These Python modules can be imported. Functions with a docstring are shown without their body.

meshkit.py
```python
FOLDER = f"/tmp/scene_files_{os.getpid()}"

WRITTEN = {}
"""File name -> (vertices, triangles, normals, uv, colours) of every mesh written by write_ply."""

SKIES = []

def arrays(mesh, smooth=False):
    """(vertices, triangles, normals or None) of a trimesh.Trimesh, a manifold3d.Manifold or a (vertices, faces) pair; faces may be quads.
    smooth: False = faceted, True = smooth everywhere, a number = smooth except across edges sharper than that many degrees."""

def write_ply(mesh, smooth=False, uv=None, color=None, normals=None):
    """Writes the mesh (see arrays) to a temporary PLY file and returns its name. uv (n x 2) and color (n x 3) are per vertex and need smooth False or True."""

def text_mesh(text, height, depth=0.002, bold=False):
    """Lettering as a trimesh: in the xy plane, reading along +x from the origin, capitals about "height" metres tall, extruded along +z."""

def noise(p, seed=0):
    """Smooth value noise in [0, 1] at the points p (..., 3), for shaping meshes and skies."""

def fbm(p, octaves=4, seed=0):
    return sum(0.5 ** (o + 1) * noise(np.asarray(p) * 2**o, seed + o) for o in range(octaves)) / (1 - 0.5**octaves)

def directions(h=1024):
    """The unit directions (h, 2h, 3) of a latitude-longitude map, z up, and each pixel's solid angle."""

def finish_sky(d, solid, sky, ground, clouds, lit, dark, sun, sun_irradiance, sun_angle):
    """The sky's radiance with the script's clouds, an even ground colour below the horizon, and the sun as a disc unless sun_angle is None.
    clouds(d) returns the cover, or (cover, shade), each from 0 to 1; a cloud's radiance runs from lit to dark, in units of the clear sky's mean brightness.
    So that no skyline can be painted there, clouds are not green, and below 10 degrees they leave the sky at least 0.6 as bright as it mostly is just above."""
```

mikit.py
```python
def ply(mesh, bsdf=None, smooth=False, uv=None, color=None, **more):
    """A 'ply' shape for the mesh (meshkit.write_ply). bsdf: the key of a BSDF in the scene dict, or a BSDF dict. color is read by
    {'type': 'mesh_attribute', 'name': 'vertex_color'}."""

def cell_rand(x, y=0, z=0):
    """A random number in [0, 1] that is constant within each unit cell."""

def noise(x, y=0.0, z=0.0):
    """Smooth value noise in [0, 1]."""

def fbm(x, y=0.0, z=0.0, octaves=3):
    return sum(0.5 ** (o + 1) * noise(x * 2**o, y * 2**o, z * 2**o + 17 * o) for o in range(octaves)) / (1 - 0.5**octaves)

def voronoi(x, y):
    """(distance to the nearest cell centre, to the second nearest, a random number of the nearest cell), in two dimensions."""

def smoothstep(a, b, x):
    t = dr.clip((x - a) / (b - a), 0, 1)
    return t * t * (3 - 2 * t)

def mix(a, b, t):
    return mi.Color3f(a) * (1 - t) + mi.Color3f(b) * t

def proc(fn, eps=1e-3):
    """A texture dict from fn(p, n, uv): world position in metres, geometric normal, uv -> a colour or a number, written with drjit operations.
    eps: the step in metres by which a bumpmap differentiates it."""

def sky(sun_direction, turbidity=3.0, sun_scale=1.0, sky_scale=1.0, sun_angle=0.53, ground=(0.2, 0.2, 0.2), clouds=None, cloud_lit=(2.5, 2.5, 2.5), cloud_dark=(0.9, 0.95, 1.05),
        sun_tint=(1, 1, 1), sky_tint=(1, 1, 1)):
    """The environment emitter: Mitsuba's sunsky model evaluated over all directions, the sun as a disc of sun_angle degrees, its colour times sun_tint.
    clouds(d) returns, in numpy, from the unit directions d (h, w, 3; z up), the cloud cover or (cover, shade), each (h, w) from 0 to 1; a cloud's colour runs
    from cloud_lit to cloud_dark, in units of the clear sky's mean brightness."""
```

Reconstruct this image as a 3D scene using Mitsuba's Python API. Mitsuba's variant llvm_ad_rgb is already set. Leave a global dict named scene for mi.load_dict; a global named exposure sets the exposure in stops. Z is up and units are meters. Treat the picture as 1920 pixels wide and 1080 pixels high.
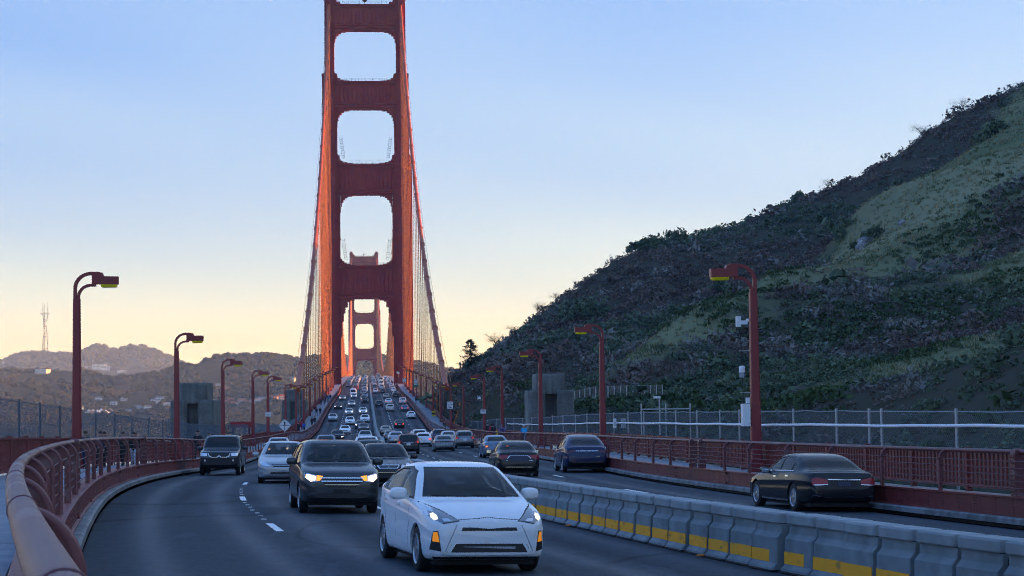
import math, random
import numpy as np, trimesh, drjit as dr, mitsuba as mi, mikit, meshkit
import manifold3d as m3
from scipy.interpolate import CubicSpline, PchipInterpolator, RBFInterpolator
from shapely.geometry import Polygon, box as sbox, LineString
from shapely.ops import unary_union
from mikit import proc, noise, fbm, voronoi, smoothstep, mix, cell_rand
T = mi.ScalarTransform4f
rng = np.random.default_rng(7)
scene, labels = {'type': 'scene'}, {}
# ------------------------------------------------------------------ camera, sky, exposure
# x right of the bridge axis, y along the bridge (south), z up; the eye is the origin, the sea 66 m below it
FWD = np.array([0.08214349, 0.99490215, 0.05849919])
UP = np.array([0.00784173, -0.05934096, 0.99820697])
RT = np.array([0.99658966, -0.08153747, -0.01267623])
SEA = -66.0
scene['camera'] = {'type': 'perspective', 'fov': math.degrees(2 * math.atan(960 / 3400.0)), 'fov_axis': 'x',
                   'near_clip': 0.3, 'far_clip': 60000.0, 'to_world': T().look_at(origin=[0, 0, 0], target=FWD.tolist(), up=UP.tolist())}
SUN_AZ, SUN_EL = math.radians(76.0), math.radians(7.5)      # right of the bridge axis, low in the south-west
SUN = [math.sin(SUN_AZ) * math.cos(SUN_EL), math.cos(SUN_AZ) * math.cos(SUN_EL), math.sin(SUN_EL)]
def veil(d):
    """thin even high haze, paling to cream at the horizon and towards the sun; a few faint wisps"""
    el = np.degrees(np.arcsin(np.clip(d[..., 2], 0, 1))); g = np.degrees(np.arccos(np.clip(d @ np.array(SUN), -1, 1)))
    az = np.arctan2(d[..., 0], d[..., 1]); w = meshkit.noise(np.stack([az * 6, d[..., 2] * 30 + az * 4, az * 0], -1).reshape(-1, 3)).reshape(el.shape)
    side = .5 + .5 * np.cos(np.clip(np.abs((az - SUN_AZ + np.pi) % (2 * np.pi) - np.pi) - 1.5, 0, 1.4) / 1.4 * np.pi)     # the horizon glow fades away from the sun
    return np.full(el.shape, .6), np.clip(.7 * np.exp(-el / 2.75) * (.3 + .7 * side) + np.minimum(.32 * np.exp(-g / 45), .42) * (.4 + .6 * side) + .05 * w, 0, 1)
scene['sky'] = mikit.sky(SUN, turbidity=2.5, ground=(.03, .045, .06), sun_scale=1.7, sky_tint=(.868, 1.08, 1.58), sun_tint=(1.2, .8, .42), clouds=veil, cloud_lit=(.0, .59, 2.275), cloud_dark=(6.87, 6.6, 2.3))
exposure = 3.25

# ------------------------------------------------------------------ helpers
def fresh(name):
    if name not in scene and name not in labels: return name
    k = 1
    while '%s_%03d' % (name, k) in scene or '%s_%03d' % (name, k) in labels: k += 1
    return '%s_%03d' % (name, k)
_count = {}
def newkey(full):
    """the key itself if free, else with the next three-digit number (numbered per full path)"""
    n = _count.get(full, 0); _count[full] = n + 1
    return full if n == 0 else '%s_%03d' % (full, n)
def thing(name, label, cat, group=None):
    k = newkey(name); labels[k] = {'label': label, 'category': cat}
    if group: labels[k]['group'] = group
    return k
def part(holder, name, shape, label=None, kind=None):
    k = newkey(holder + '__' + name); scene[k] = shape
    if label or kind: labels[k] = {a: b for a, b in (('label', label), ('kind', kind)) if b}
    return k
def top(name, shape, label, cat, group=None, kind=None):
    k = newkey(name); scene[k] = shape; labels[k] = {'label': label}
    if cat: labels[k]['category'] = cat
    if group: labels[k]['group'] = group
    if kind: labels[k]['kind'] = kind
    return k
def struct(name, shape, label):
    k = newkey(name); scene[k] = shape; labels[k] = {'label': label, 'kind': 'structure'}
    return k
def shape(mesh, mat, smooth=False, M=None, **kw):
    d = mikit.ply(mesh, mat, smooth, **kw)
    if M is not None: d['to_world'] = M
    return d
def moved(d, M): return {**d, 'to_world': M}
class MB:
    def __init__(s): s.v, s.f, s.n = [], [], 0
    def add(s, v, f):
        v = np.asarray(v, float); f = np.asarray(f, int)
        if f.shape[1] == 4: f = np.vstack([f[:, [0, 1, 2]], f[:, [0, 2, 3]]])
        s.v.append(v); s.f.append(f + s.n); s.n += len(v); return s
    def mesh(s, m): return s.add(np.array(m.vertices), np.array(m.faces))
    def box(s, c, e, ax=None):
        """centre, full extents, optional 3 axes as rows"""
        c = np.asarray(c, float); e = np.asarray(e, float) / 2
        A = np.eye(3) if ax is None else np.asarray(ax, float)
        q = np.array([[x, y, z] for x in (-1, 1) for y in (-1, 1) for z in (-1, 1)]) * e
        return s.add(c + q @ A, BOXF)
    def tube(s, pts, r, n=6, cap=True, up=None):
        p = np.asarray(pts, float); r = np.broadcast_to(r, (len(p),))
        t = np.gradient(p, axis=0); t /= np.linalg.norm(t, axis=1, keepdims=True)
        u = np.array([0, 0, 1.0]) if up is None else np.asarray(up, float)
        a = np.cross(t, u); l = np.linalg.norm(a, axis=1, keepdims=True)
        alt = np.cross(t, [1.0, 0, 0]); a = np.where(l > .05, a / np.maximum(l, 1e-9), alt / np.maximum(np.linalg.norm(alt, axis=1, keepdims=True), 1e-9))
        b = np.cross(a, t); g = (np.arange(n) + .5) * 2 * np.pi / n
        v = p[:, None] + r[:, None, None] * (np.cos(g)[None, :, None] * a[:, None] + np.sin(g)[None, :, None] * b[:, None])
        i, j = np.meshgrid(np.arange(len(p) - 1), np.arange(n), indexing='ij'); k = (j + 1) % n
        f = np.stack([i * n + j, (i + 1) * n + j, (i + 1) * n + k, i * n + k], -1).reshape(-1, 4)
        f = np.vstack([f[:, [0, 1, 2]], f[:, [0, 2, 3]]]); v = v.reshape(-1, 3)
        if cap:
            m = len(v); v = np.vstack([v, p[:1], p[-1:]]); jj = np.arange(n); kk = (jj + 1) % n; o = (len(p) - 1) * n
            f = np.vstack([f, np.stack([jj, kk, jj * 0 + m], 1), np.stack([o + kk, o + jj, jj * 0 + m + 1], 1)])
        return s.add(v, f)
    def loft(s, rings, close=True, cap=True):
        """rings: (k, n, 3) closed sections"""
        R = np.asarray(rings, float); k, n = R.shape[:2]
        i, j = np.meshgrid(np.arange(k - 1), np.arange(n if close else n - 1), indexing='ij'); q = (j + 1) % n
        f = np.stack([i * n + j, (i + 1) * n + j, (i + 1) * n + q, i * n + q], -1).reshape(-1, 4)
        f = np.vstack([f[:, [0, 1, 2]], f[:, [0, 2, 3]]]); v = R.reshape(-1, 3)
        if cap:
            m = len(v); v = np.vstack([v, R[:1].mean(1), R[-1:].mean(1)]); jj = np.arange(n); kk = (jj + 1) % n; o = (k - 1) * n
            f = np.vstack([f, np.stack([jj, kk, jj * 0 + m], 1), np.stack([o + kk, o + jj, jj * 0 + m + 1], 1)])
        return s.add(v, f)
    def prism(s, poly, h, M=None):
        m = trimesh.creation.extrude_polygon(poly, h, engine='earcut'); v = np.array(m.vertices)
        if M is not None: v = v @ np.asarray(M, float)[:3, :3].T + np.asarray(M, float)[:3, 3]
        return s.add(v, m.faces)
    def get(s): return np.vstack(s.v), np.vstack(s.f)
BOXF = np.array([[0, 1, 3], [0, 3, 2], [4, 6, 7], [4, 7, 5], [0, 4, 5], [0, 5, 1], [2, 3, 7], [2, 7, 6], [0, 2, 6], [0, 6, 4], [1, 5, 7], [1, 7, 3]])
def xz_to_world(y):   # polygon (x, z) extruded along +y from y
    return [[1, 0, 0, 0], [0, 0, 1, y], [0, 1, 0, 0]]
def rot_z(a): return np.array([[math.cos(a), -math.sin(a), 0], [math.sin(a), math.cos(a), 0], [0, 0, 1.0]])
def mat4(R, t):
    M = np.eye(4); M[:3, :3] = R; M[:3, 3] = t; return T(M)

# ------------------------------------------------------------------ the road: centre line, height, cross fall
KX = [-20, 5, 20, 35, 50, 70, 100, 140, 190, 250, 400, 2200.]
_cx = CubicSpline(KX, [14.638, 8.962, 6.191, 4.159, 2.534, 1.486, 1.522, 1.212, 1.538, 1.673, 1.678, 1.678])
_cz = PchipInterpolator([-60, -20, 5, 20, 35, 55, 80, 110, 150, 200, 250, 300, 360, 440, 560, 731, 1000.],
                        [-1.2, -1.8, -2.17, -2.411, -2.636, -2.95, -3.424, -4.07, -4.772, -5.372, -6.138, -5.987, -4.418, -2.295, 0.329, 6.759, 13.203])
_cb = PchipInterpolator([-60, 30, 60, 120, 250, 400.], [-.0278, -.0278, -.0199, .0103, 0, 0])
BAR = 0.395                                   # the median barrier stands this far right of the middle
L1, L2, R0, R1 = -6.196 + BAR, -3.098 + BAR, 3.098 + BAR, 6.196 + BAR
KERB, RAIL, OUTER = 9.15, 9.655, 12.7
def cx(Y, d=0):
    Y = np.asarray(Y, float)
    a = _cx(np.clip(Y, -20, 2200), d)
    if d == 0: a = a + np.minimum(Y + 20, 0) * float(_cx(-20, 1))
    return a
def zc(Y):
    Y = np.asarray(Y, float); z0 = float(_cz(600.)); s = .0295
    return np.where(Y < 600, _cz(np.clip(Y, -60, 600)), z0 + s * (Y - 600) - s / 1540 * (Y - 600) ** 2)
def road(Y, o, h=0.):
    Y = np.asarray(Y, float); s = cx(Y, 1); n = 1 / np.sqrt(1 + s * s)
    return np.stack(np.broadcast_arrays(cx(Y) + o * n, Y - o * s * n, zc(Y) + o * _cb(np.clip(Y, -60, 400)) + h), -1)
def tangent(Y):
    t = (road(Y + .5, 0) - road(Y - .5, 0)); return t / np.linalg.norm(t)
_S = np.arange(-40, 1990, .25); _P = road(_S, 0); _A = np.concatenate([[0], np.cumsum(np.linalg.norm(np.diff(_P, axis=0), axis=1))])
def s_of(Y): return np.interp(Y, _S, _A)
def Y_of(s): return np.interp(s, _A, _S)
def frame(Y, o=0., h=0., turn=0.):
    """to_world with x along the road (away from the camera), y to its left, z up"""
    t = tangent(Y); l = np.cross([0, 0, 1.0], t); l /= np.linalg.norm(l); l = l - np.array([0, 0, 1.0]) * float(_cb(np.clip(Y, -60, 400))); l /= np.linalg.norm(l); u = np.cross(t, l)
    R = np.stack([t, l, u], 1) @ rot_z(turn)
    return mat4(R, road(Y, o, h))
# ------------------------------------------------------------------ materials
def two(d): return {'type': 'twosided', 'bsdf': d}
def P(c, rough=.5, metal=0., **k):
    c = c if isinstance(c, dict) else {'type': 'rgb', 'value': list(c)}
    return two({'type': 'principled', 'base_color': c, 'roughness': rough, 'metallic': metal, **k})
def mottled(a, b, s, s2=0, amt=1.0):
    a, b = mi.Color3f(*a), mi.Color3f(*b)
    def fn(p, n, uv):
        t = fbm(p.x * s, p.y * s, p.z * s, 3)
        if s2: t = t * .6 + .4 * fbm(p.x * s2, p.y * s2, p.z * s2, 2)
        return mix(a, b, smoothstep(.3, .7, t))
    return proc(fn)
_pf = np.polyfit(np.linspace(0, 150, 200) / 100, cx(np.linspace(0, 150, 200)), 6)
def asphalt(p, n, uv):
    """aggregate, patches, cracks, and along each lane two paler wheel tracks with a dark oil line between them"""
    y = dr.clip(p.y, 0, 150) / 100; c = mi.Float(0)
    for k in _pf: c = c * y + float(k)
    o = (p.x - c - BAR) / 3.098; lane = dr.abs(o - dr.floor(o) - .5); wob = .5 * (noise(p.x * .4, p.y * .05, 1.) - .5) * .15
    track = dr.exp(-dr.square((lane - .27 + wob) / .1)); oil = dr.exp(-dr.square((lane + wob) / .09)) * smoothstep(.3, .7, noise(p.x * .3, p.y * .08, 5.))
    big = fbm(p.x * .23, p.y * .035, 0, 3); g = fbm(p.x * 11, p.y * 11, 0, 2); fine = noise(p.x * 38, p.y * 38, 0.)
    patch = smoothstep(.56, .58, fbm(p.x * .13 + 4, p.y * .02, 3, 2))
    crack = 1 - smoothstep(.0, .03, dr.abs(noise(p.x * .35, p.y * .12, 8.) - .5)); crack = crack * smoothstep(.45, .62, noise(p.x * .09, p.y * .05, 2.))
    scuff = smoothstep(.66, .74, fbm(p.x * 2.2, p.y * .4, 7., 3))
    v = .036 + .02 * big + .02 * (g - .5) + .012 * (fine - .5) + .013 * track - .017 * oil - .011 * patch - .018 * crack + .01 * scuff
    v = dr.maximum(v, .009)
    return mi.Color3f(v * .82, v, v * 1.2)
def asphalt_rough(p, n, uv):
    y = dr.clip(p.y, 0, 150) / 100; c = mi.Float(0)
    for k in _pf: c = c * y + float(k)
    o = (p.x - c - BAR) / 3.098; lane = dr.abs(o - dr.floor(o) - .5); track = dr.exp(-dr.square((lane - .27) / .1))
    return .82 - .2 * track + .12 * (fbm(p.x * .5, p.y * .1, 2., 3) - .5)
scene['m_asphalt'] = two({'type': 'principled', 'base_color': proc(asphalt), 'roughness': proc(asphalt_rough), 'specular': .3})
def concrete(a, b, streak):
    a, b = mi.Color3f(*a), mi.Color3f(*b)
    def fn(p, n, uv):
        t = .45 * fbm(p.x * .8, p.y * .8, p.z * .8, 3) + .25 * fbm(p.x * 7, p.y * 7, p.z * 7, 2) + streak * noise(p.x * 5, p.y * 5, p.z * .35)
        return mix(a, b, smoothstep(.25, .75, t))
    return proc(fn)
scene['m_sidewalk'] = two({'type': 'principled', 'base_color': concrete((.17, .18, .2), (.25, .26, .28), .2), 'roughness': .85})
scene['m_kerb'] = two({'type': 'principled', 'base_color': concrete((.09, .095, .1), (.22, .225, .235), .3), 'roughness': .6})
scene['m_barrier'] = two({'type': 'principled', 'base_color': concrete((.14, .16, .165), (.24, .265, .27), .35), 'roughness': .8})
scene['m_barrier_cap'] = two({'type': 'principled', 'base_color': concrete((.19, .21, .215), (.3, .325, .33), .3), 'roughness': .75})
scene['m_pylon'] = two({'type': 'principled', 'base_color': concrete((.1, .1, .094), (.2, .2, .185), .25), 'roughness': .9})
def paint_worn(p, n, uv):
    w = smoothstep(.6, .72, fbm(p.x * 6, p.y * 3, p.z * 9, 3)); return mix(mi.Color3f(.75, .74, .72), mi.Color3f(.1, .1, .11), w)
scene['m_white_line'] = two({'type': 'principled', 'base_color': proc(paint_worn), 'roughness': .6})
def yellow_worn(p, n, uv):
    w = smoothstep(.62, .8, fbm(p.x * 5, p.y * 5, p.z * 9, 3)); return mix(mi.Color3f(.98, .38, .004), mi.Color3f(.5, .22, .03), w)
scene['m_yellow_band'] = two({'type': 'principled', 'base_color': proc(yellow_worn), 'roughness': .55})
scene['m_red'] = two({'type': 'principled', 'base_color': mottled((.15, .026, .024), (.21, .034, .03), .6, 5), 'roughness': .45, 'specular': .5})
def railpaint(p, n, uv):
    t = fbm(p.x * 1.3, p.y * 1.3, p.z * 5, 3); w = smoothstep(.55, .75, fbm(p.x * 4, p.y * .7, p.z * 4, 3))
    return mix(mix(mi.Color3f(.105, .026, .028), mi.Color3f(.145, .034, .035), t), mi.Color3f(.2, .11, .12), w * .7)
scene['m_rail'] = two({'type': 'principled', 'base_color': proc(railpaint), 'roughness': .45, 'specular': .6})
scene['m_rail_lit_edge'] = P((.24, .085, .085), .4)  # paler than the rail paint: lit rib edges put into the colour
scene['m_tower'] = two({'type': 'principled', 'base_color': mottled((.2, .01, .017), (.26, .016, .02), .12, 1.5), 'roughness': .5})
scene['m_cable'] = P((.36, .065, .015), .5)
scene['m_rope'] = P((.42, .13, .035), .5)
scene['m_lamp_red'] = P((.24, .026, .03), .4)
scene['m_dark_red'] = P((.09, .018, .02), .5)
def amber_fn(p, n, uv): return mi.Color3f(.75, .6, .01)
scene['m_amber_glass'] = P((.8, .62, .01), .15)
scene['m_steel'] = P((.42, .44, .46), .45, .6)
scene['m_wire'] = P((.16, .18, .2), .5, .3)
scene['m_wire_dark'] = P((.1, .12, .14), .6)
scene['m_white'] = P((.75, .76, .77), .45)
scene['m_grey'] = P((.35, .36, .37), .6)
scene['m_black'] = P((.015, .015, .016), .6)
scene['m_print'] = P((.03, .03, .035), .6)
scene['m_green_sign'] = P((.01, .16, .08), .4)
scene['m_orange'] = P((.75, .2, .02), .5)
scene['m_yellow'] = P((.75, .5, .02), .5)
scene['m_red_sign'] = P((.33, .02, .025), .5)
# ------------------------------------------------------------------ road surface, sidewalks, kerbs, markings
YR = np.concatenate([np.arange(-30, 120, 1.), np.arange(120, 400, 3.), np.arange(400, 1980, 8.)])
def strip(o_h, Y=YR):
    """sheet across the road through the (offset, height) points"""
    P_ = np.stack([road(Y, o, h) for o, h in o_h], 1); n = len(o_h); i, j = np.meshgrid(np.arange(len(Y) - 1), np.arange(n - 1), indexing='ij')
    f = np.stack([i * n + j, i * n + j + 1, (i + 1) * n + j + 1, (i + 1) * n + j], -1).reshape(-1, 4)
    return P_.reshape(-1, 3), f
struct('roadway', shape(strip([(-9.2, 0), (-6, 0), (-3, 0), (0, 0), (3, 0), (6, 0), (9.2, 0)]), 'm_asphalt', True), 'dark asphalt carriageway of six lanes dipping and climbing onto the bridge')
mb = MB(); mb.add(*strip([(-13.3, .3), (-13.3, -1.6), (13.3, -1.6), (13.3, .3)]))
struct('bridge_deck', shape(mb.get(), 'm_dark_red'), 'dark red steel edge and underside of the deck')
SW = .44                                                            # height of the sidewalks
for sgn, nm, lb in ((-1, 'sidewalk', 'grey concrete sidewalk with cross joints left of the road'), (1, 'sidewalk', 'grey concrete sidewalk behind the right traffic railing')):
    k = struct(nm, shape(strip([(sgn * 9.6, SW - .03), (sgn * 13.25, SW - .03)][::sgn]), 'm_kerb', True), lb)
    # single slabs with recessed joints as far as they can be told apart
    Yj = Y_of(np.arange(s_of(1.), s_of(100.), 1.83 if sgn < 0 else 3.66))
    for a, b in zip(Yj[:-1], Yj[1:]):
        m_ = MB(); g = .012; yy = np.array([a + g, b - g])
        v = np.concatenate([road(yy, sgn * 9.85, SW - .05), road(yy, sgn * 12.6, SW - .05), road(yy, sgn * 9.85, SW + rng.uniform(0, .003)), road(yy, sgn * 12.6, SW + rng.uniform(0, .003))])
        m_.add(v[[0, 4, 1, 5, 2, 6, 3, 7]], BOXF); part(k, 'slab', shape(m_.get(), 'm_sidewalk'))
    Yf = np.concatenate([np.arange(99, 400, 3.), np.arange(400, 1980, 8.)])
    part(k, 'far_surface', shape(strip([(sgn * 9.85, SW), (sgn * 12.6, SW)][::sgn], Yf), 'm_sidewalk', True))
    # kerb stones 4.6 m long
    kb = struct('kerb', shape(strip([(sgn * 9.62, .0), (sgn * 9.62, .1), (sgn * 9.4, .1), (sgn * 9.4, 0)][::-sgn]), 'm_black'), 'grey steel edged kerb along the %s side of the road' % ('left' if sgn < 0 else 'right'))  # black strip paints the shadow in the gap under the stones
    Yj = Y_of(np.arange(s_of(-4.), s_of(170.), 4.57))
    for a, b in zip(Yj[:-1], Yj[1:]):
        yy = np.linspace(a + .012, b - .012, 6)
        sec = [(9.6, .1), (9.6, .235), (9.24, .235), (9.19, .205), (9.185, .1)]
        R = np.stack([road(yy, sgn * o, h) for o, h in sec], 1)
        m_ = MB(); m_.loft(R if sgn < 0 else R[:, ::-1]); part(kb, 'kerb_stone', shape(m_.get(), 'm_kerb'))
# markings: dashes on four lane lines, raised reflectors between them
def mark(o, Ya, Yb, w=.15, h=.004, mat='m_white_line', nm='lane_marking', bump=False):
    yy = np.linspace(Ya, Yb, 5 if Yb - Ya > 1 else 2)
    if bump:
        c = road((Ya + Yb) / 2, o, .008); m_ = MB(); t = tangent(Ya); l = np.cross([0, 0, 1.], t); m_.box(c, [.1, .1, .018], [t, l, np.cross(t, l)])
        return part('roadway', nm, shape(m_.get(), mat))
    part('roadway', nm, shape(strip([(o - w / 2, h), (o + w / 2, h)], yy), mat))
def dashes(o, start, period, ln, stop, bumps=0, far_bumps=0):
    s = s_of(start)
    while Y_of(s) < stop:
        if Y_of(s) > 12: mark(o, float(Y_of(s)), float(Y_of(s + ln)))
        for k in range(bumps):
            yb = float(Y_of(s + ln + (k + 1) * (period - ln) / (bumps + 1)))
            if 12 < yb < 60: mark(o + rng.normal(0, .012), yb - .05, yb + .05, nm='road_reflector', bump=True)
        s += period
dashes(L1, 34.6, 14.6, 2.9, 260, 7); dashes(L2, 43.2, 14.6, 2.9, 260, 7)
dashes(R0, 35.2, 9., 2.2, 260); dashes(R1, 37.3, 18., 3.6, 260, 0)
for o in (L1, L2, R0, R1):                                           # dotted markers on the slope of the bridge
    per = {L1: 9., L2: 15., R0: 7.5, R1: 14.}[o]
    for Y in np.arange(262, 700, per): mark(o, Y, Y + min(2.4, per * .3), .16, .006)
mark(BAR - 6, 287, 287.5, 6); mark(BAR + 4, 287, 287.5, 8.); mark(1.2, 292, 293.5, .7)
# ------------------------------------------------------------------ traffic railings: riveted girder, ribs, cables, pipe on top
PIPE_R, RAIL_H, GIRD = .05, 1.575, .66
def xsec(Y, pts, sgn):
    """cross section points (offset towards the road +, height) of a railing at Y -> world"""
    return np.stack([road(Y, sgn * (RAIL - a), h) for a, h in pts])
def rib_mesh(Y, sgn, th=.02):
    # starts on the pipe, arcs towards the road and goes down to the girder
    g = np.linspace(0, np.pi / 2, 9); r = .2
    outer = [(.0 + r * np.sin(t), RAIL_H - .0 - r * 1.25 + r * 1.25 * np.cos(t)) for t in g]
    line = outer + [(r, GIRD - .02)]
    inner = [(r - .085, GIRD - .02)] + [(max(a - .085, -.02), h - .085) for a, h in outer[::-1]]
    pts = line + inner; t = tangent(Y) * th / 2
    A = xsec(Y, pts, sgn); n = len(line)
    m = MB(); v = np.vstack([A - t, A + t]); N = len(pts); f = []
    for i in range(n - 1):
        j, k = N - 1 - i, N - 2 - i
        f += [[i, i + 1, k, j], [N + i, N + j, N + k, N + i + 1]]
    for i in range(N):
        j = (i + 1) % N; f.append([i, N + i, N + j, j])
    m.add(v, f)
    return m
def railing(sgn, rib_ys, posts, label, stop=640):
    R = thing('traffic_railing', label, 'railing', 'railings between road and sidewalks')
    # the pipe in lengths from post to post
    cuts = sorted(posts + [1.2, stop] + [float(y) for y in np.arange(110, stop, 36.)])
    for a, b in zip(cuts[:-1], cuts[1:]):
        yy = np.concatenate([np.arange(a, b, .35 if b < 30 else (1. if b < 130 else 4.)), [b]])
        m = MB(); m.tube(road(yy, sgn * RAIL, RAIL_H), PIPE_R, 20 if a < 40 else 8); part(R, 'top_pipe', shape(m.get(), 'm_rail', 50))
    for Y in rib_ys:
        rb = part(R, 'rib', shape(rib_mesh(Y, sgn).get(), 'm_rail')); g = np.linspace(0, np.pi / 2, 9); m = MB(); m.tube(xsec(Y, [(.2 * np.sin(t), RAIL_H - .25 + .25 * np.cos(t)) for t in g] + [(.2, GIRD)], sgn), .021, 6); part(rb, 'flange', shape(m.get(), 'm_rail_lit_edge', 60))
    for Y in rib_ys:
        if Y < 40: t = tangent(Y); c = road(Y, sgn * RAIL, RAIL_H); m = MB(); m.tube([c - t * .016, c - t * .012, c + t * .012, c + t * .016], [PIPE_R, PIPE_R + .004, PIPE_R + .004, PIPE_R], 18); part(R, 'weld_ring', shape(m.get(), 'm_rail', 50))
    far = MB()
    for Y in Y_of(np.arange(s_of(130), s_of(stop), 3.75)):
        m = rib_mesh(Y, sgn, .05); far.add(*m.get())
    part(R, 'far_ribs', shape(far.get(), 'm_rail'), kind='stuff')
    for Y in posts:
        t = tangent(Y); l = np.cross([0, 0, 1.], t); m = MB()
        m.loft([[road(Y, sgn * (RAIL - .02), h) + t * a * w + l * b * d for a, b in ((-1, -1), (1, -1), (1, 1), (-1, 1))] for h, w, d in ((GIRD - .02, .1, .12), (RAIL_H - .04, .1, .12), (RAIL_H + .04, .09, .1), (RAIL_H + .07, .05, .06))])
        p = part(R, 'post', shape(m.get(), 'm_rail'))
        m = MB()
        for h in np.arange(GIRD + .08, RAIL_H - .1, .12):
            for a in (-.05, .05): m.box(road(Y, sgn * (RAIL - .145), h) + t * a, [.025, .02, .025])
        part(p, 'rivet_rows', shape(m.get(), 'm_dark_red'), kind='stuff')
    for k, h in enumerate(np.linspace(GIRD + .16, RAIL_H - .2, 5)):
        yy = np.concatenate([np.arange(1.5, 40, .8), np.arange(40, 140, 2), np.arange(140, stop, 6.)])
        m = MB(); m.tube(road(yy, sgn * (RAIL - .16), h), .0095, 5, cap=False); part(R, 'cable', shape(m.get(), 'm_rail'))
    # girder panels with rivets
    Yj = list(Y_of(np.arange(s_of(-3.), s_of(180.), 7.5))) + list(np.arange(190, stop, 30.))
    for a, b in zip(Yj[:-1], Yj[1:]):
        yy = np.linspace(a + .006, b - .006, 8)
        sec = [(.3, .2), (.3, .26), (.24, .27), (.24, GIRD - .05), (.3, GIRD - .04), (.3, GIRD), (-.1, GIRD), (-.1, .2)]
        Rg = np.stack([np.stack([road(y, sgn * (RAIL - o), h) for o, h in sec]) for y in yy])
        m = MB(); m.loft(Rg); k = part(R, 'girder_panel', shape(m.get(), 'm_red'))
        if a < 110:
            m = MB(); Lp = b - a
            cols = [.12, .22, 1.0, 1.8, 2.6, 3.5, 3.62, 4.4, 5.2, 6.0, 6.8, 7.2, 7.32]
            for c in cols:
                for h in np.linspace(.3, GIRD - .09, 5):
                    Y = a + c / 7.5 * Lp; t = tangent(Y); l = np.cross([0, 0, 1.], t) * -sgn
                    q = road(Y, sgn * (RAIL - .24), h)
                    dv = [q + t * .019, q + np.array([0, 0, .019]), q - t * .019, q - np.array([0, 0, .019])]
                    ap = q - l * sgn * 0 + (road(Y, sgn * (RAIL - .26), h) - q)
                    m.add(np.array(dv + [ap]), [[0, 1, 4], [1, 2, 4], [2, 3, 4], [3, 0, 4]])
            part(k, 'rivets', shape(m.get(), 'm_dark_red'), kind='stuff')
    return R
ribsL = [2.0, 5.0, 8.3, 12.2, 15.9, 19.6, 23.4, 27.2, 31.1, 34.8, 41.9, 45.3, 49.0, 52.7, 56.6, 60.4, 64.3, 71.8, 75.3, 79.4, 83.0, 87.1] + list(np.arange(90.8, 130, 3.75))
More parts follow.
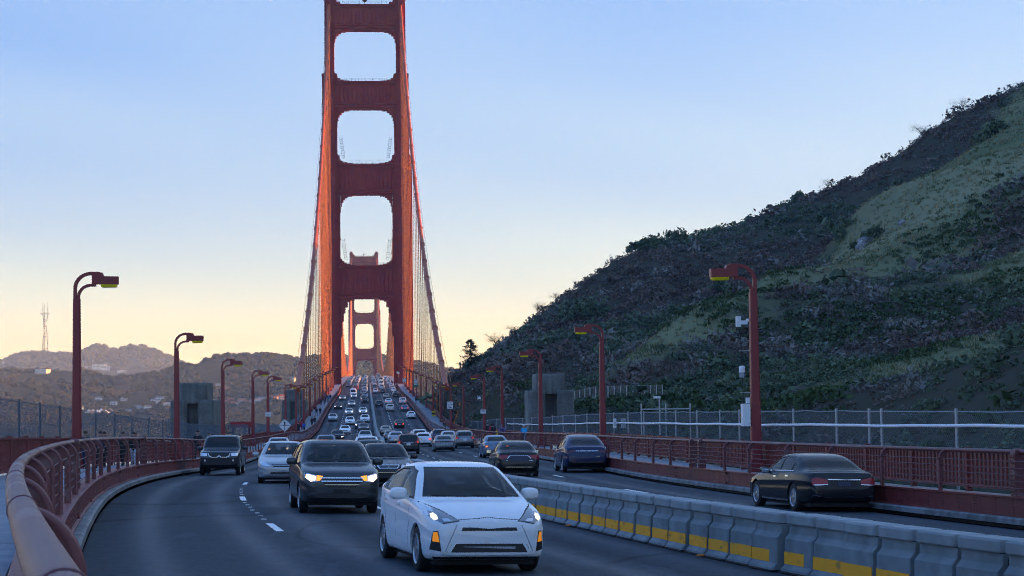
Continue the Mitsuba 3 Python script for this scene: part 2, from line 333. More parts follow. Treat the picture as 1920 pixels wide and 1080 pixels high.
ribsR = [20.4, 24.2, 28., 31.9, 39.4, 42.8, 46.5, 50.2, 53.95, 56.85, 65.15, 68.55, 72.75, 76.4, 80.7, 84.4, 88.1, 95.6, 99.3] + list(np.arange(103, 130, 3.75))
railing(-1, ribsL, [38.3, 68.3], 'red steel traffic railing curving along the left side from the foreground')
railing(1, ribsR, [17., 35.9, 60.6, 62., 91.8], 'red steel traffic railing with ribs and cables along the right road side')

# ------------------------------------------------------------------ outer railings with pickets
def outer(sgn, label, near, far, single):
    R = thing('outer_railing', label, 'railing', 'picket railings on the outer edges of the sidewalks')
    top_h = 1.53 if sgn > 0 else 1.6
    s0, s1 = s_of(near), s_of(far); k = 0; pan = 3.75; left = MB(); nleft = 0
    for s in np.arange(s0, s1, pan):
        a, b = float(Y_of(s)), float(Y_of(s + pan)); yy = np.array([a, (a + b) / 2, b]); det = a < 125
        t = tangent(a); l = np.cross([0, 0, 1.], t)
        m = MB(); m.box(road(a, sgn * OUTER, (SW + top_h + .05) / 2), [.14, .14, top_h + .05 - SW], [t, l, [0, 0, 1.]])
        if det: part(R, 'post', shape(m.get(), 'm_red'))
        else: left.add(*m.get())
        m = MB(); m.loft([[road(y, sgn * OUTER + d, h) for d, h in ((-.07, top_h - .06), (.07, top_h - .06), (.07, top_h), (-.07, top_h))] for y in yy])
        m.loft([[road(y, sgn * OUTER + d, h) for d, h in ((-.05, .56), (.05, .56), (.05, .64), (-.05, .64))] for y in yy])
        if det: part(R, 'rail', shape(m.get(), 'm_red'))
        else: left.add(*m.get())
        m = MB()
        for j in range(1, 15):
            Y = float(Y_of(s + j * pan / 15)); m1 = MB(); t = tangent(Y); l = np.cross([0, 0, 1.], t)
            m1.box(road(Y, sgn * OUTER, (.62 + top_h - .04) / 2), [.1, .05, top_h - .68], [t, l, [0, 0, 1.]])
            if k < single: part(R, 'picket', shape(m1.get(), 'm_red')); k += 1
            else: m.add(*m1.get())
        if m.n and a < 300: left.add(*m.get())
        elif a >= 300:
            m = MB(); m.loft([[road(y, sgn * OUTER + d, h) for d, h in ((-.02, .64), (.02, .64), (.02, top_h - .05), (-.02, top_h - .05))] for y in yy]); left.add(*m.get())
    part(R, 'far_pickets', shape(left.get(), 'm_red'), kind='stuff')
outer(1, 'red picket railing on the outer edge of the right sidewalk', 30., 640, 200)
outer(-1, 'red picket railing on the outer edge of the left sidewalk', 38., 640, 60)

# ------------------------------------------------------------------ chain link fences on the outer railings
def chain(sgn, near, far, h0, hts, posts, mat, mpost, label, step=.13, rad=.004, offs=13.15):
    R = thing('chain_link_fence', label, 'fence')
    hs = lambda Y: np.interp(Y, *hts)
    for Y in posts:
        m = MB(); m.tube([road(Y, sgn * offs, .1), road(Y, sgn * offs, float(hs(Y)) + .04)], .045 if Y < 60 else .04, 8); part(R, 'post', shape(m.get(), mpost, 50))
    w = MB(); ss = np.arange(s_of(near), s_of(far), step)
    for s in ss:                                                     # two families of slanting wires
        for d in (-1, 1):
            H = float(hs(Y_of(s))) - h0; n = 4; q = np.linspace(0, 1, n); ln = H
            yy = Y_of(s + d * ln * q); hh = h0 + H * q
            p = road(yy, sgn * offs + (d * .004), 0); p[:, 2] += hh
            w.tube(p, rad, 3, cap=False)
    part(R, 'wire_mesh', shape(w.get(), mat), kind='stuff')
    yy = np.arange(near, far, 2.); p = road(yy, sgn * offs, 0); p[:, 2] += hs(yy) - .05 + .015 * np.sin(yy * 1.7)
    m = MB(); m.tube(p, .012, 5); part(R, 'top_wire', shape(m.get(), mpost))
    return R
FR = chain(1, 34., 250., 1.5, ([30, 45, 60, 90, 130, 250], [2.52, 2.55, 2.65, 2.72, 2.75, 2.6]), [36.2, 39.5, 46.6, 52.3, 53.4, 56.6, 61.6, 66.3, 69.8, 73.5, 78.6, 84.2, 89., 94.5, 100.3, 106, 112, 118, 124, 131, 138, 146, 155, 165, 176, 188, 202, 218, 236],
           'm_wire', 'm_steel', 'tall grey chain link fence with steel posts behind the right picket railing')
chain(-1, 50., 330., 1.55, ([50, 80, 110, 175, 330], [2.85, 2.82, 2.84, 2.62, 2.3]), [57.2, 62., 66.8, 71.6, 76.4, 81.2, 87, 93, 100, 107, 115, 123, 131, 139, 148, 158, 168, 180, 192, 206, 222, 240],
      'm_wire_dark', 'm_wire_dark', 'dark chain link fence above the left picket railing', .2, .0042)
yy = np.arange(34, 185, 1.); p = road(yy, 13.05, 2.13); p[:, 2] += .012 * np.sin(yy * .45) + .006 * np.sin(yy * 1.3)
m = MB(); m.tube(p, .045, 10); top('pipe', shape(m.get(), 'm_white', 50), 'white pipe strung along the right chain link fence', 'pipe')

# ------------------------------------------------------------------ movable median barrier, one metre blocks
def block_mesh(lw=0, cut=0.):
    # profile (across, height): foot, slanted toe, waist, shoulder, neck; the cap is a part of its own
    prof = [(.3, .03), (.295, .065), (.24, .125), (.235, .47), (.17, .545), (.165, .66)]
    sec = prof + [(-a, h) for a, h in prof[::-1]]
    L_ = .452; R_ = [[(x * k, a * q, h) for a, h in sec] for x, k, q in ((-L_, 1, .94), (-L_ + .02, 1, 1), (L_ - .02, 1, 1), (L_, 1, .94))]
    b = MB(); b.loft(np.array(R_)); 
    c = MB(); cp = [(.2, .665), (.215, .68), (.215, .785), (.195, .81), (-.195, .81), (-.215, .785), (-.215, .68), (-.2, .665)]
    c.loft(np.array([[(x, a * q, .74 + (h - .74) * q) for a, h in cp] for x, q in ((-.448, .9), (-.42, 1), (.42, 1), (.448, .9))]))
    bands = []
    for sg in (1, -1):
        m = MB(); m.loft(np.array([[(x, sg * a, h) for a, h in ((.243, .13), (.2405, .295), (.232, .295), (.232, .13))] for x in (-.448 + cut, .448)])); bands.append(m.get())
    ft = MB(); ft.loft(np.array([[(x, a, h) for a, h in ((.32, .012), (.32, .035), (-.32, .035), (-.32, .012))] for x in (-.46, .46)]))
    return b.get(), c.get(), bands, ft.get()
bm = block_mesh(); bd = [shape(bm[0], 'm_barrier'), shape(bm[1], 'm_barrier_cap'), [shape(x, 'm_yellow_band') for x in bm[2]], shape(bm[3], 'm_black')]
bm2 = block_mesh(cut=.25); band2 = [shape(x, 'm_yellow_band') for x in bm2[2]]
hm = MB(); hm.box([.51, 0, .33], [.13, .2, .56]); HINGE = shape(hm.get(), 'm_black')
s0 = s_of(12.); rest = [MB(), MB()]
for i in range(700):
    s = s0 + i * 1.022; Y = float(Y_of(s))
    if Y > 690: break
    dl = 0.0 if not 23 < Y < 26 else (.05 if Y < 24.4 else -.05)
    M = frame(Y, BAR + dl + rng.normal(0, .008), 0, rng.normal(0, .006) + (0 if not 23 < Y < 26 else .03))
    if i < 230:
        wh = ('bare of yellow paint, ' if Y < 19.5 else '')
        lab = 'grey concrete barrier block with square cap and yellow band in the median row'
        if 23.4 < Y < 25.4: lab = 'grey concrete barrier block slightly out of line, its yellow band short and stained'
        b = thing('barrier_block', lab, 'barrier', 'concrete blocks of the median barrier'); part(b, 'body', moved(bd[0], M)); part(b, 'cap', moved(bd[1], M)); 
        if Y < 75: part(b, 'foot', moved(bd[3], M))
        if Y < 60: part(b, 'hinge', moved(HINGE, M))
        for q, x in enumerate((band2 if 23.4 < Y < 25.4 else bd[2])[:1] if Y > 20.2 else []): part(b, 'yellow_band', moved(x, M))
    else:
        A = np.array(M.matrix)
        for r_, (v, f) in zip(rest, (bm[0], bm[1])): r_.add(v @ A[:3, :3].T + A[:3, 3], f)
v1, f1 = rest[0].get(); v2, f2 = rest[1].get()
top('far_barrier_blocks', shape((np.vstack([v1, v2]), np.vstack([f1, f2 + len(v1)])), 'm_barrier'), 'the far end of the concrete median barrier climbing the bridge', 'barrier', kind='stuff')
m = MB(); c = road(91., BAR + 0, .8); m.tube([c, c + [0.02, 0, .55]], .03, 8); m.box(c + [0, 0, .02], [.16, .16, .04])
top('marker_post', shape(m.get(), 'm_black'), 'thin dark marker post standing on the median barrier', 'post')

# ------------------------------------------------------------------ street lamps
def lamp_parts():
    # local: x towards the road, z up from the sidewalk; pole of four flat sides, two curved arms, a boxy head with an amber lens
    H = 7.1; out = []
    def sweep(pts, w, d):
        pts = np.asarray(pts); t = np.gradient(pts, axis=0); t /= np.linalg.norm(t, axis=1, keepdims=True); n = np.stack([-t[:, 1], t[:, 0]], 1)
        m = MB(); m.loft([[(p[0] + q[0] * a, b, p[1] + q[1] * a) for a, b in ((w / 2, -d / 2), (w / 2, d / 2), (-w / 2, d / 2), (-w / 2, -d / 2))] for p, q in zip(pts, n)]); return m
    pole = MB(); pole.loft([[(a * w, b * w, z) for a, b in ((-1, -.8), (-.8, -1), (.8, -1), (1, -.8), (1, .8), (.8, 1), (-.8, 1), (-1, .8))] for z, w in ((0, .19), (.02, .19), (3., .155), (6.5, .13))])
    base = MB(); base.box([0, 0, .2], [.5, .5, .4]); base.box([0, 0, .43], [.44, .44, .06])
    for a in (-1, 1):
        for b in (-1, 1): base.tube([(a * .19, b * .19, .44), (a * .19, b * .19, .5)], .03, 6)
    for z in (1.3, 4.2): pole.box([0, 0, z], [.34 - z * .012, .34 - z * .012, .05])
    g = np.linspace(np.pi, np.pi / 2, 12)
    a1 = [(-.065, 6.3)] + [(-.065 + .6 + .6 * math.cos(t), 6.9 + .57 * math.sin(t)) for t in g] + [(.86, 7.47)]
    a2 = [(.06, 6.3)] + [(.06 + .46 + .46 * math.cos(t), 6.56 + .46 * math.sin(t)) for t in g] + [(.72, 7.02)]
    arm1, arm2 = sweep(a1, .125, .17), sweep(a2, .105, .15)
    pts = [(.58, 7.06), (1.56, 7.05), (1.56, 7.35), (1.02, 7.36), (.96, 7.5), (.58, 7.5)]
    head = MB(); head.prism(Polygon(pts), .36, [[1, 0, 0, 0], [0, 0, -1, .18], [0, 1, 0, 0]])
    lens = MB(); lens.loft(np.array([[(x0, y, z), (x1, y, z), (x1, -y, z), (x0, -y, z)] for x0, x1, y, z in ((.9, 1.52, .16, 7.052), (.92, 1.5, .145, 6.95), (.98, 1.44, .1, 6.925))]))
    return [('pole', pole, 'm_lamp_red'), ('base', base, 'm_lamp_red'), ('arm', arm1, 'm_lamp_red'), ('arm', arm2, 'm_lamp_red'), ('head', head, 'm_lamp_red'), ('lens', lens, 'm_amber_glass')]
LP = [(n, shape(m.get(), mt, 40 if n == 'arm' else False)) for n, m, mt in lamp_parts()]
names = {-1: ['nearest street lamp on the left, tall against the sky above the curved railing', 'second street lamp from the left edge, beside the left concrete pylon', 'third street lamp from the left edge, right of the near left pylon', 'fourth street lamp from the left edge, in front of a red beam', 'fifth street lamp from the left edge, with a small white sign on its pole', 'street lamp in front of the far left pylon'],
         1: ['nearest street lamp on the right, with devices and a grey box on its pole', 'second street lamp from the right, above the dark blue car', 'third street lamp from the right, in front of the near right pylon', 'fourth street lamp from the right, against the dark scrub', 'fifth street lamp from the right, with white signs on its pole', 'street lamp in front of the far right pylon']}
LY = {-1: [70.5, 107., 146., 181., 206., 251., 291., 328., 366., 404., 442., 480., 518., 556., 594., 632.], 1: [63.8, 105., 139., 181., 211., 255., 292., 330., 368., 406., 444., 482., 520., 558., 596., 634.]}
LAMP = {}
for sg in (-1, 1):
    for i, Y in enumerate(LY[sg]):
        p = road(Y, sg * 12.35, SW - .05); t = road(Y, 0) - p; a = math.atan2(t[1], t[0])
        M = mat4(rot_z(a), p); LAMP[sg, i] = M
        L = thing('street_lamp', names[sg][i] if i < 6 else 'red street lamp on the %s sidewalk of the bridge, far down the row' % ('left' if sg < 0 else 'right'), 'street lamp', 'red street lamps along the road' if i < 6 else 'far street lamps on the %s sidewalk' % ('left' if sg < 0 else 'right'))
        for n, d in LP: part(L, n, moved(d, M))
# ------------------------------------------------------------------ suspension towers
TW = (693., 1973.)
AX = 1.678
def stepped(w, d, k):
    """leg section: plus-like with k steps, half width w, half depth d"""
    q = [(w, d * .42), (w * .86, d * .42), (w * .86, d * .62), (w * .68, d * .62), (w * .68, d * .82), (w * .52, d * .82), (w * .52, d)]
    q = q + [(-x, y) for x, y in q[::-1]]; q = q + [(x, -y) for x, y in q[::-1]]
    return np.array(q)
LEV = [(-72, 3.95, 7.), (-2, 3.75, 6.6), (58.5, 3.75, 6.6), (60.5, 3.75, 6.6), (91, 3.6, 6.), (92.5, 2.85, 5.), (122.5, 2.8, 4.7), (124, 1.9, 4.), (152.5, 1.75, 3.7)]
def leg_mesh(x0):
    m = MB(); m.loft([[(x0 + a, b, z) for a, b in stepped(w, d, 3)] for z, w, d in LEV])
    # belt mouldings and vertical flutes
    for z, w, d in ((91.5, 3.65, 6.1), (60, 3.8, 6.65), (123, 2.87, 4.8), (4, 3.8, 6.65)):
        m.loft([[(x0 + a, b, zz) for a, b in stepped(w * 1.025, d * 1.025, 3)] for zz in (z - .5, z + .35)])
    return m
def cap_mesh(x0):
    m = MB(); m.loft([[(x0 + a, b, z) for a, b in stepped(w, d, 3)] for z, w, d in ((152.5, 2.1, 4.2), (153.6, 2.1, 4.2), (153.7, 1.5, 3.), (155.2, 1.3, 2.8))]); return m
def rect(x0, x1, z0, z1): return sbox(x0, z0, x1, z1)
def haunch(xi, z, dn, steps):
    """stepped bracket in the upper corners of an opening: from (xi, z) going in and down"""
    out = []
    for a, b in steps: out += [rect(-xi, -xi + a, z - b * dn if dn > 0 else z, z if dn > 0 else z + b), rect(xi - a, xi, z - b * dn if dn > 0 else z, z if dn > 0 else z + b)]
    return out
STRUTS = [(140.4, 150.2, 12.0, 11.95, 'top'), (109.8, 120.4, 11.0, 11.9, ''), (76.8, 88.6, 9.9, 10.9, ''), (37.0, 49.7, 9.9, 9.9, 'portal')]
def strut_parts(z0, z1, xi_dn, xi_up, kind):
    st = [(4.6, .35), (2.8, .9), (1.9, 1.7), (1.1, 2.7), (.6, 4.2), (.25, 6.6)] if kind != 'portal' else [(5.1, .5), (3.5, 1.0), (2.6, 3.1), (1.7, 5.3), (1.05, 8.5), (.5, 14.3)]
    up = [(5.8, .22), (3.7, .55), (2.3, 1.1), (1.3, 1.7), (.55, 2.6)]
    poly = unary_union([rect(-13.3, 13.3, z0, z1)] + haunch(xi_dn, z0, 1, st) + (haunch(xi_up, z1, -1, up) if kind != 'top' else haunch(11.95, z1, -1, [(2.6, .9), (1.2, 2.2)])))
    body = MB()
    for g in getattr(poly, 'geoms', [poly]): body.prism(g, 5.6, [[1, 0, 0, 0], [0, 0, 1, -2.8], [0, 1, 0, 0]])
    mould = MB()
    for sy in (-1, 1):
        for z, h in ((z0 + .55, .5), (z0 + 1.6, .3), (z1 - .45, .5), (z1 - 1.3, .25)): mould.box([0, sy * 2.95, z], [23., .5, h])
    ribs = []
    for x in np.linspace(-9.4, 9.4, 13):
        m = MB(); w = .45; m.loft(np.array([[(x - w, -2.8, z), (x - w * .45, -3.0, z), (x + w * .45, -3.0, z), (x + w, -2.8, z)] for z in (z0 + 2.2, z1 - 1.8)]))
        ribs.append(m)
    return body, mould, ribs
tow = []
legm = [shape(leg_mesh(s * 13.7).get(), 'm_tower') for s in (-1, 1)]; capm = [shape(cap_mesh(s * 13.7).get(), 'm_tower') for s in (-1, 1)]
strm = [strut_parts(*s) for s in STRUTS]; strm = [(shape(b.get(), 'm_tower'), shape(mo.get(), 'm_tower'), [shape(r.get(), 'm_tower') for r in rb]) for b, mo, rb in strm]
def rail_on(x0, x1, z, y, n):
    m = MB()
    for x in np.linspace(x0, x1, n): m.box([x, y, z + .55], [.07, .07, 1.1])
    for h in (.6, 1.1): m.box([(x0 + x1) / 2, y, z + h], [x1 - x0, .06, .06])
    return m
def ladder(x, z0, z1, y, lean):
    m = MB()
    for z in np.arange(z0, z1, .9):
        a = lean * (z - z0) / (z1 - z0); m.box([x + a, y, z], [1.0, .12, .12])
    m.tube([(x - .5, y, z0), (x - .5 + lean, y, z1)], .07, 4); m.tube([(x + .5, y, z0), (x + .5 + lean, y, z1)], .07, 4); return m
fit_ = [shape(rail_on(-8.5, 8.5, 150.2, -2.5, 9).get(), 'm_black')] + [shape(rail_on(-8, 8, z, -2.5, 7).get(), 'm_dark_red') for z in (120.4, 88.6, 49.7)]
lad = [shape(ladder(s * (x - 1.1), z, z + 8, -1., s * 1.).get(), 'm_black') for s in (-1, 1) for x, z in ((9.6, 91), (9., 52))]
for n, Y in enumerate(TW):
    M = mat4(np.eye(3), [AX, Y, 0 if n == 0 else 1.5])
    t = thing('suspension_tower', ('near', 'far')[n] + (' red steel suspension tower rising over the road to the top of the picture' if n == 0 else ' red suspension tower seen through the legs of the near one'), 'tower', 'towers of the suspension bridge')
    for i in (0, 1):
        part(t, 'leg', moved(legm[i], M)); part(t, 'saddle_cap', moved(capm[i], M))
    for b, mo, rb in strm:
        k = part(t, 'cross_strut', moved(b, M)); part(k, 'moulding', moved(mo, M))
        for r in (rb if n == 0 else []): part(k, 'flute', moved(r, M))
    for d in fit_: part(t, 'walkway_railing', moved(d, M))
    for d in (lad if n == 0 else []): part(t, 'ladder', moved(d, M))
    m = MB(); m.tube([(0, 0, 150.2), (0, 0, 151.8)], .12, 6); m.mesh(trimesh.creation.icosphere(2, .9).apply_translation([0, 0, 152.4])); part(t, 'beacon', moved(shape(m.get(), 'm_dark_red'), M))
# ------------------------------------------------------------------ main cables and their suspenders
TOPZ = 151.6
def cable_z(Y):
    Y = np.asarray(Y, float); t = Y - 343.
    side = 3.0 + .2226 * t + .00057 * t * t
    k = (TOPZ - float(3.0 + .2226 * 350 + .00057 * 350 ** 2)) / 350
    side = side + k * np.maximum(t, 0)
    main = 17. + (TOPZ - 17.) * ((Y - 1333.) / 640.) ** 2
    return np.where(Y < 693, side, np.where(Y < 1973, main, TOPZ - .42 * (Y - 1973)))
for sg in (-1, 1):
    C = thing('main_cable', 'thick red main cable on the %s side, rising from the far pylon over the tower' % ('left' if sg < 0 else 'right'), 'cable', 'main cables of the bridge')
    x = AX + sg * 13.7
    yy = np.concatenate([np.arange(335, 693, 6.), np.arange(693, 1973, 16.), np.arange(1973, 2200, 20.)])
    m = MB(); m.tube(np.stack([yy * 0 + x, yy, cable_z(yy)], 1), .5, 12); part(C, 'strand', shape(m.get(), 'm_cable', 50))
    for dx in (-.75, .75):
        z = cable_z(yy) + 1.25; m = MB(); m.tube(np.stack([yy * 0 + x + dx, yy, z], 1), .05, 4); part(C, 'hand_rope', shape(m.get(), 'm_rope'))
    hang = list(np.arange(693 - 15.24, 350, -15.24)) + list(np.arange(693 + 15.24, 1965, 15.24))
    for i, Y in enumerate(hang):
        z = float(cable_z(Y)); t = np.array([0, 1, float(cable_z(Y + .5) - cable_z(Y - .5))]); t /= np.linalg.norm(t)
        m = MB(); m.tube([np.array([x, Y, z]) - t * .7, np.array([x, Y, z]) + t * .7], .66, 10); part(C, 'cable_band', shape(m.get(), 'm_cable', 50))
        zb = float(zc(Y)) + .2
        if z - zb < .6: continue
        m = MB()
        for dx in (-.42, .42):
            for dy in ((-.28, .28) if Y < 900 else (0,)): m.tube([(x + dx, Y + dy, z), (x + dx, Y + dy, zb)], .06 if Y < 900 else .12, 5, cap=False)
        part(C, 'suspender_rope', shape(m.get(), 'm_rope'))
# ------------------------------------------------------------------ concrete pylons
def pylon(Y, o, w, ztop, zsh, label, face):
    """stepped concrete tower with a recessed slot in the face turned to the camera"""
    P0 = road(Y, o, 0); t = thing('concrete_pylon', label, 'pylon', 'concrete pylons beside the road'); d = w * 1.5
    M = mat4(rot_z(-.03), [P0[0], P0[1], 0]); h = w / 2
    def blk(x0, x1, y0, y1, z0, z1, r=.22):
        c = [(x0 + r, y0), (x1 - r, y0), (x1, y0 + r), (x1, y1 - r), (x1 - r, y1), (x0 + r, y1), (x0, y1 - r), (x0, y0 + r)]
        cx_, cy_ = (x0 + x1) / 2, (y0 + y1) / 2
        m = MB(); m.loft([[(cx_ + (a - cx_) * q, cy_ + (b - cy_) * q, z) for a, b in c] for z, q in ((z0, 1), (z1 - .25, 1), (z1 - .06, .985), (z1, .95))]); return m
    m = blk(-h, -h * .26, -d / 2, d / 2, -30, zsh); part(t, 'pier', moved(shape(m.get(), 'm_pylon'), M))
    m = blk(h * .26, h, -d / 2, d / 2, -30, zsh); part(t, 'pier', moved(shape(m.get(), 'm_pylon'), M))
    m = blk(-h * .27, h * .27, -d / 2 + 1.3, d / 2 - .45, -30, zsh, .02); part(t, 'recess', moved(shape(m.get(), 'm_pylon'), M))
    m = blk(-h * .66, h * .66, -d / 2 + .3, d / 2 - .3, zsh - .3, ztop, .3); part(t, 'crown_block', moved(shape(m.get(), 'm_pylon'), M))
    return t
pylon(160, -15.8, 3.75, 1.35, -.15, 'grey concrete pylon with a dark recess, nearest on the left beside the second lamp', 0)
pylon(160, 15.1, 4.0, 1.75, .3, 'grey concrete pylon on the right below the hillside fence', 0)
pylon(362, -15.2, 4.7, 1.4, -.6, 'far left concrete pylon where the left main cable comes down', 0)
pylon(362, 15.9, 4.9, 2.2, .6, 'far right concrete pylon at the foot of the right main cable', 0)
# ------------------------------------------------------------------ sea, far shore, headland
def ray(u, v, R):
    """point R metres ahead on the line of sight of a photograph pixel; used once to lay out the terrain from its outlines"""
    return np.asarray(R, float)[..., None] * (FWD + (np.asarray(u, float) - 960)[..., None] / 3400. * RT - (np.asarray(v, float) - 540)[..., None] / 3400. * UP)
def water_bump(p, n, uv): return .25 * fbm(p.x * .08, p.y * .08, 0, 3)
scene['m_water'] = two({'type': 'principled', 'base_color': {'type': 'rgb', 'value': [.02, .045, .06]}, 'roughness': .18, 'specular': .5})
g = 8900.
struct('sea', shape((np.array([[-g, -1400, SEA], [g, -1400, SEA], [g, 17500, SEA], [-g, 17500, SEA]]), np.array([[0, 1, 2], [0, 2, 3]])), 'm_water'), 'blue grey water of the strait far below the bridge')

hill_pts = np.array([  # u, v, metres
    (1900, 845, 88), (1900, 760, 130), (1900, 600, 210), (1900, 450, 290), (1900, 300, 385), (1900, 195, 455), (1900, 172, 470),
    (1750, 835, 95), (1750, 700, 165), (1750, 520, 255), (1750, 410, 330), (1750, 318, 415), (1750, 250, 482),
    (1600, 830, 108), (1600, 760, 150), (1600, 650, 220), (1600, 550, 290), (1600, 470, 335), (1600, 408, 372), (1600, 350, 490),
    (1400, 835, 118), (1400, 760, 160), (1400, 680, 205), (1400, 600, 262), (1400, 518, 302), (1400, 500, 420), (1400, 440, 490),
    (1250, 820, 135), (1250, 755, 178), (1250, 680, 222), (1250, 605, 252), (1250, 585, 385), (1250, 488, 480),
    (1150, 815, 150), (1150, 762, 185), (1150, 700, 207), (1150, 672, 217), (1150, 645, 340), (1150, 528, 470),
    (1080, 800, 165), (1080, 762, 195), (1080, 720, 235), (1080, 680, 300), (1080, 600, 400), (1080, 546, 458),
    (1000, 790, 190), (1000, 740, 250), (1000, 690, 320), (1000, 640, 390), (1000, 600, 440),
    (940, 775, 230), (940, 730, 300), (940, 690, 360), (940, 648, 420), (905, 770, 262), (905, 720, 345), (905, 676, 405), (885, 740, 320), (880, 706, 400)], float)
H_ = ray(hill_pts[:, 0], hill_pts[:, 1], hill_pts[:, 2])
gully = [ray(np.array(u), np.array(v), np.array(R)) - [0, 0, d] for u, v, R, d in ((1170, 655, 255, 7), (1260, 598, 300, 9), (1330, 555, 318, 9), (1410, 512, 345, 10), (1510, 455, 370, 9), (1610, 403, 410, 9), (1700, 345, 438, 6))]
extra = np.array([tuple(p) for p in gully] + [(35, 0, -9), (35, -90, -9), (60, 30, -4), (110, 30, 20), (110, -80, 24), (200, 40, 66), (200, -100, 70), (300, 60, 118), (320, -90, 122), (320, 190, 120), (420, 120, 150), (260, 280, 95), (330, 330, 112), (430, 330, 138), (420, 480, 106), (330, 470, 96), (330, 560, 80), (430, 560, 84),
                  (20, 60, -13), (20, 110, -15), (20, 160, -16), (22, 220, -15), (24, 280, -11), (26, 340, -5), (35, 420, 11), (26, 460, -8), (60, 520, -20), (140, 520, 28), (60, 600, -60), (160, 620, -35), (260, 640, 14), (360, 650, 34), (430, 680, 20), (200, 720, -60), (400, 740, -60), (20, 520, -64)], float)
_hp = np.vstack([H_, extra]); _rbf = RBFInterpolator(_hp[:, :2] / 100., _hp[:, 2], smoothing=.002, kernel='thin_plate_spline')
gx, gy = np.meshgrid(np.arange(-14, 436, 2.4), np.arange(-110, 740, 2.4), indexing='ij')
q = np.stack([gx.ravel(), gy.ravel()], 1)
hz = _rbf(q / 100.)
fb = meshkit.fbm(np.stack([q[:, 0] / 16, q[:, 1] / 16, q[:, 0] * 0], 1), 4); fb2 = meshkit.fbm(np.stack([q[:, 0] / 60, q[:, 1] / 60, q[:, 0] * 0 + 5], 1), 3)
hz = hz + (fb - .5) * 2.6 * np.clip((q[:, 0] - 24) / 30, 0, 1) + (fb2 - .5) * 4.0 * np.clip((q[:, 0] - 40) / 60, 0, 1)
# a bench cut into the slope below the hillside fence, and gullies
hz = np.where(q[:, 0] < 15.6, np.minimum(hz, zc(q[:, 1]) - 3.), hz); hz = np.maximum(hz, SEA - 2); HZ = hz.reshape(gx.shape)
def hill_z(x, y):
    i = np.clip((np.asarray(x) + 14) / 2.4, 0, HZ.shape[0] - 1.001); j = np.clip((np.asarray(y) + 110) / 2.4, 0, HZ.shape[1] - 1.001)
    a, b = i.astype(int), j.astype(int); s, t = i - a, j - b
    return (HZ[a, b] * (1 - s) + HZ[a + 1, b] * s) * (1 - t) + (HZ[a, b + 1] * (1 - s) + HZ[a + 1, b + 1] * s) * t
# the grassy spur: a band below its crest
crest = ray(*np.array([(1130, 690, 213), (1250, 605, 252), (1400, 518, 302), (1600, 408, 372), (1750, 318, 415), (1900, 195, 455), (2050, 90, 480)], float).T)[:, :2]
low = ray(*np.array([(1200, 690, 212), (1330, 640, 235), (1440, 595, 262), (1560, 515, 305), (1700, 500, 275), (1850, 420, 305), (1960, 330, 360)], float).T)[:, :2]
band = Polygon(np.vstack([crest, low[::-1]])).buffer(2)
green = [Polygon(ray(*np.array(p, float).T)[:, :2]).buffer(3) for p in ([(1890, 560, 232), (1990, 540, 240), (1990, 470, 280), (1890, 500, 262)], [(1770, 760, 135), (1850, 750, 138), (1850, 690, 168), (1780, 700, 163)], [(1700, 690, 172), (1760, 690, 172), (1760, 660, 187), (1700, 660, 185)])]
import shapely
def grass_mask(x, y):
    x = np.asarray(x); pts = shapely.points(x, y); d = np.where(shapely.contains(band, pts), -shapely.distance(band.boundary, pts), shapely.distance(band, pts))
    w = meshkit.fbm(np.stack([x / 9, np.asarray(y) / 9, x * 0 + 3], 1), 3) - .5
    m = np.clip(.5 - (d + w * 14) / 9, 0, 1)
    for p in green:
        d = np.where(shapely.contains(p, pts), -3., shapely.distance(p, pts)); m = np.maximum(m, np.clip(.6 - (d + w * 20) / 6, 0, 1))
    return m
GM = grass_mask(q[:, 0], q[:, 1])
n1 = meshkit.fbm(np.stack([q[:, 0] / 7, q[:, 1] / 7, q[:, 0] * 0 + 9], 1), 3)[:, None]; n2 = meshkit.fbm(np.stack([q[:, 0] / 25, q[:, 1] / 25, q[:, 0] * 0 + 2], 1), 2)[:, None]
soil = np.array([.06, .066, .045]) * (1 - n1) + np.array([.09, .08, .062]) * n1
grs = np.array([.095, .13, .06]) * (1 - n2) + np.array([.28, .27, .165]) * n2; grs = grs * (.75 + .5 * n1)
col = soil * (1 - GM[:, None]) + grs * GM[:, None]
def grid_faces(n0, n1_):
    i, j = np.meshgrid(np.arange(n0 - 1), np.arange(n1_ - 1), indexing='ij'); return np.stack([i * n1_ + j, (i + 1) * n1_ + j, (i + 1) * n1_ + j + 1, i * n1_ + j + 1], -1).reshape(-1, 4)
def hill_bump(p, n, uv): return .35 * fbm(p.x * 1.3, p.y * 1.3, p.z * 1.3, 3)
scene['m_hill'] = two({'type': 'bumpmap', 'arbitrary': proc(hill_bump, eps=.05), 'scale': 1.0, 'bsdf': {'type': 'diffuse', 'reflectance': {'type': 'mesh_attribute', 'name': 'vertex_color'}}})
struct('hillside', shape((np.stack([gx.ravel(), gy.ravel(), hz], 1), grid_faces(*gx.shape)), 'm_hill', True, color=col), 'steep headland covered with dark scrub and a paler grassy spur')

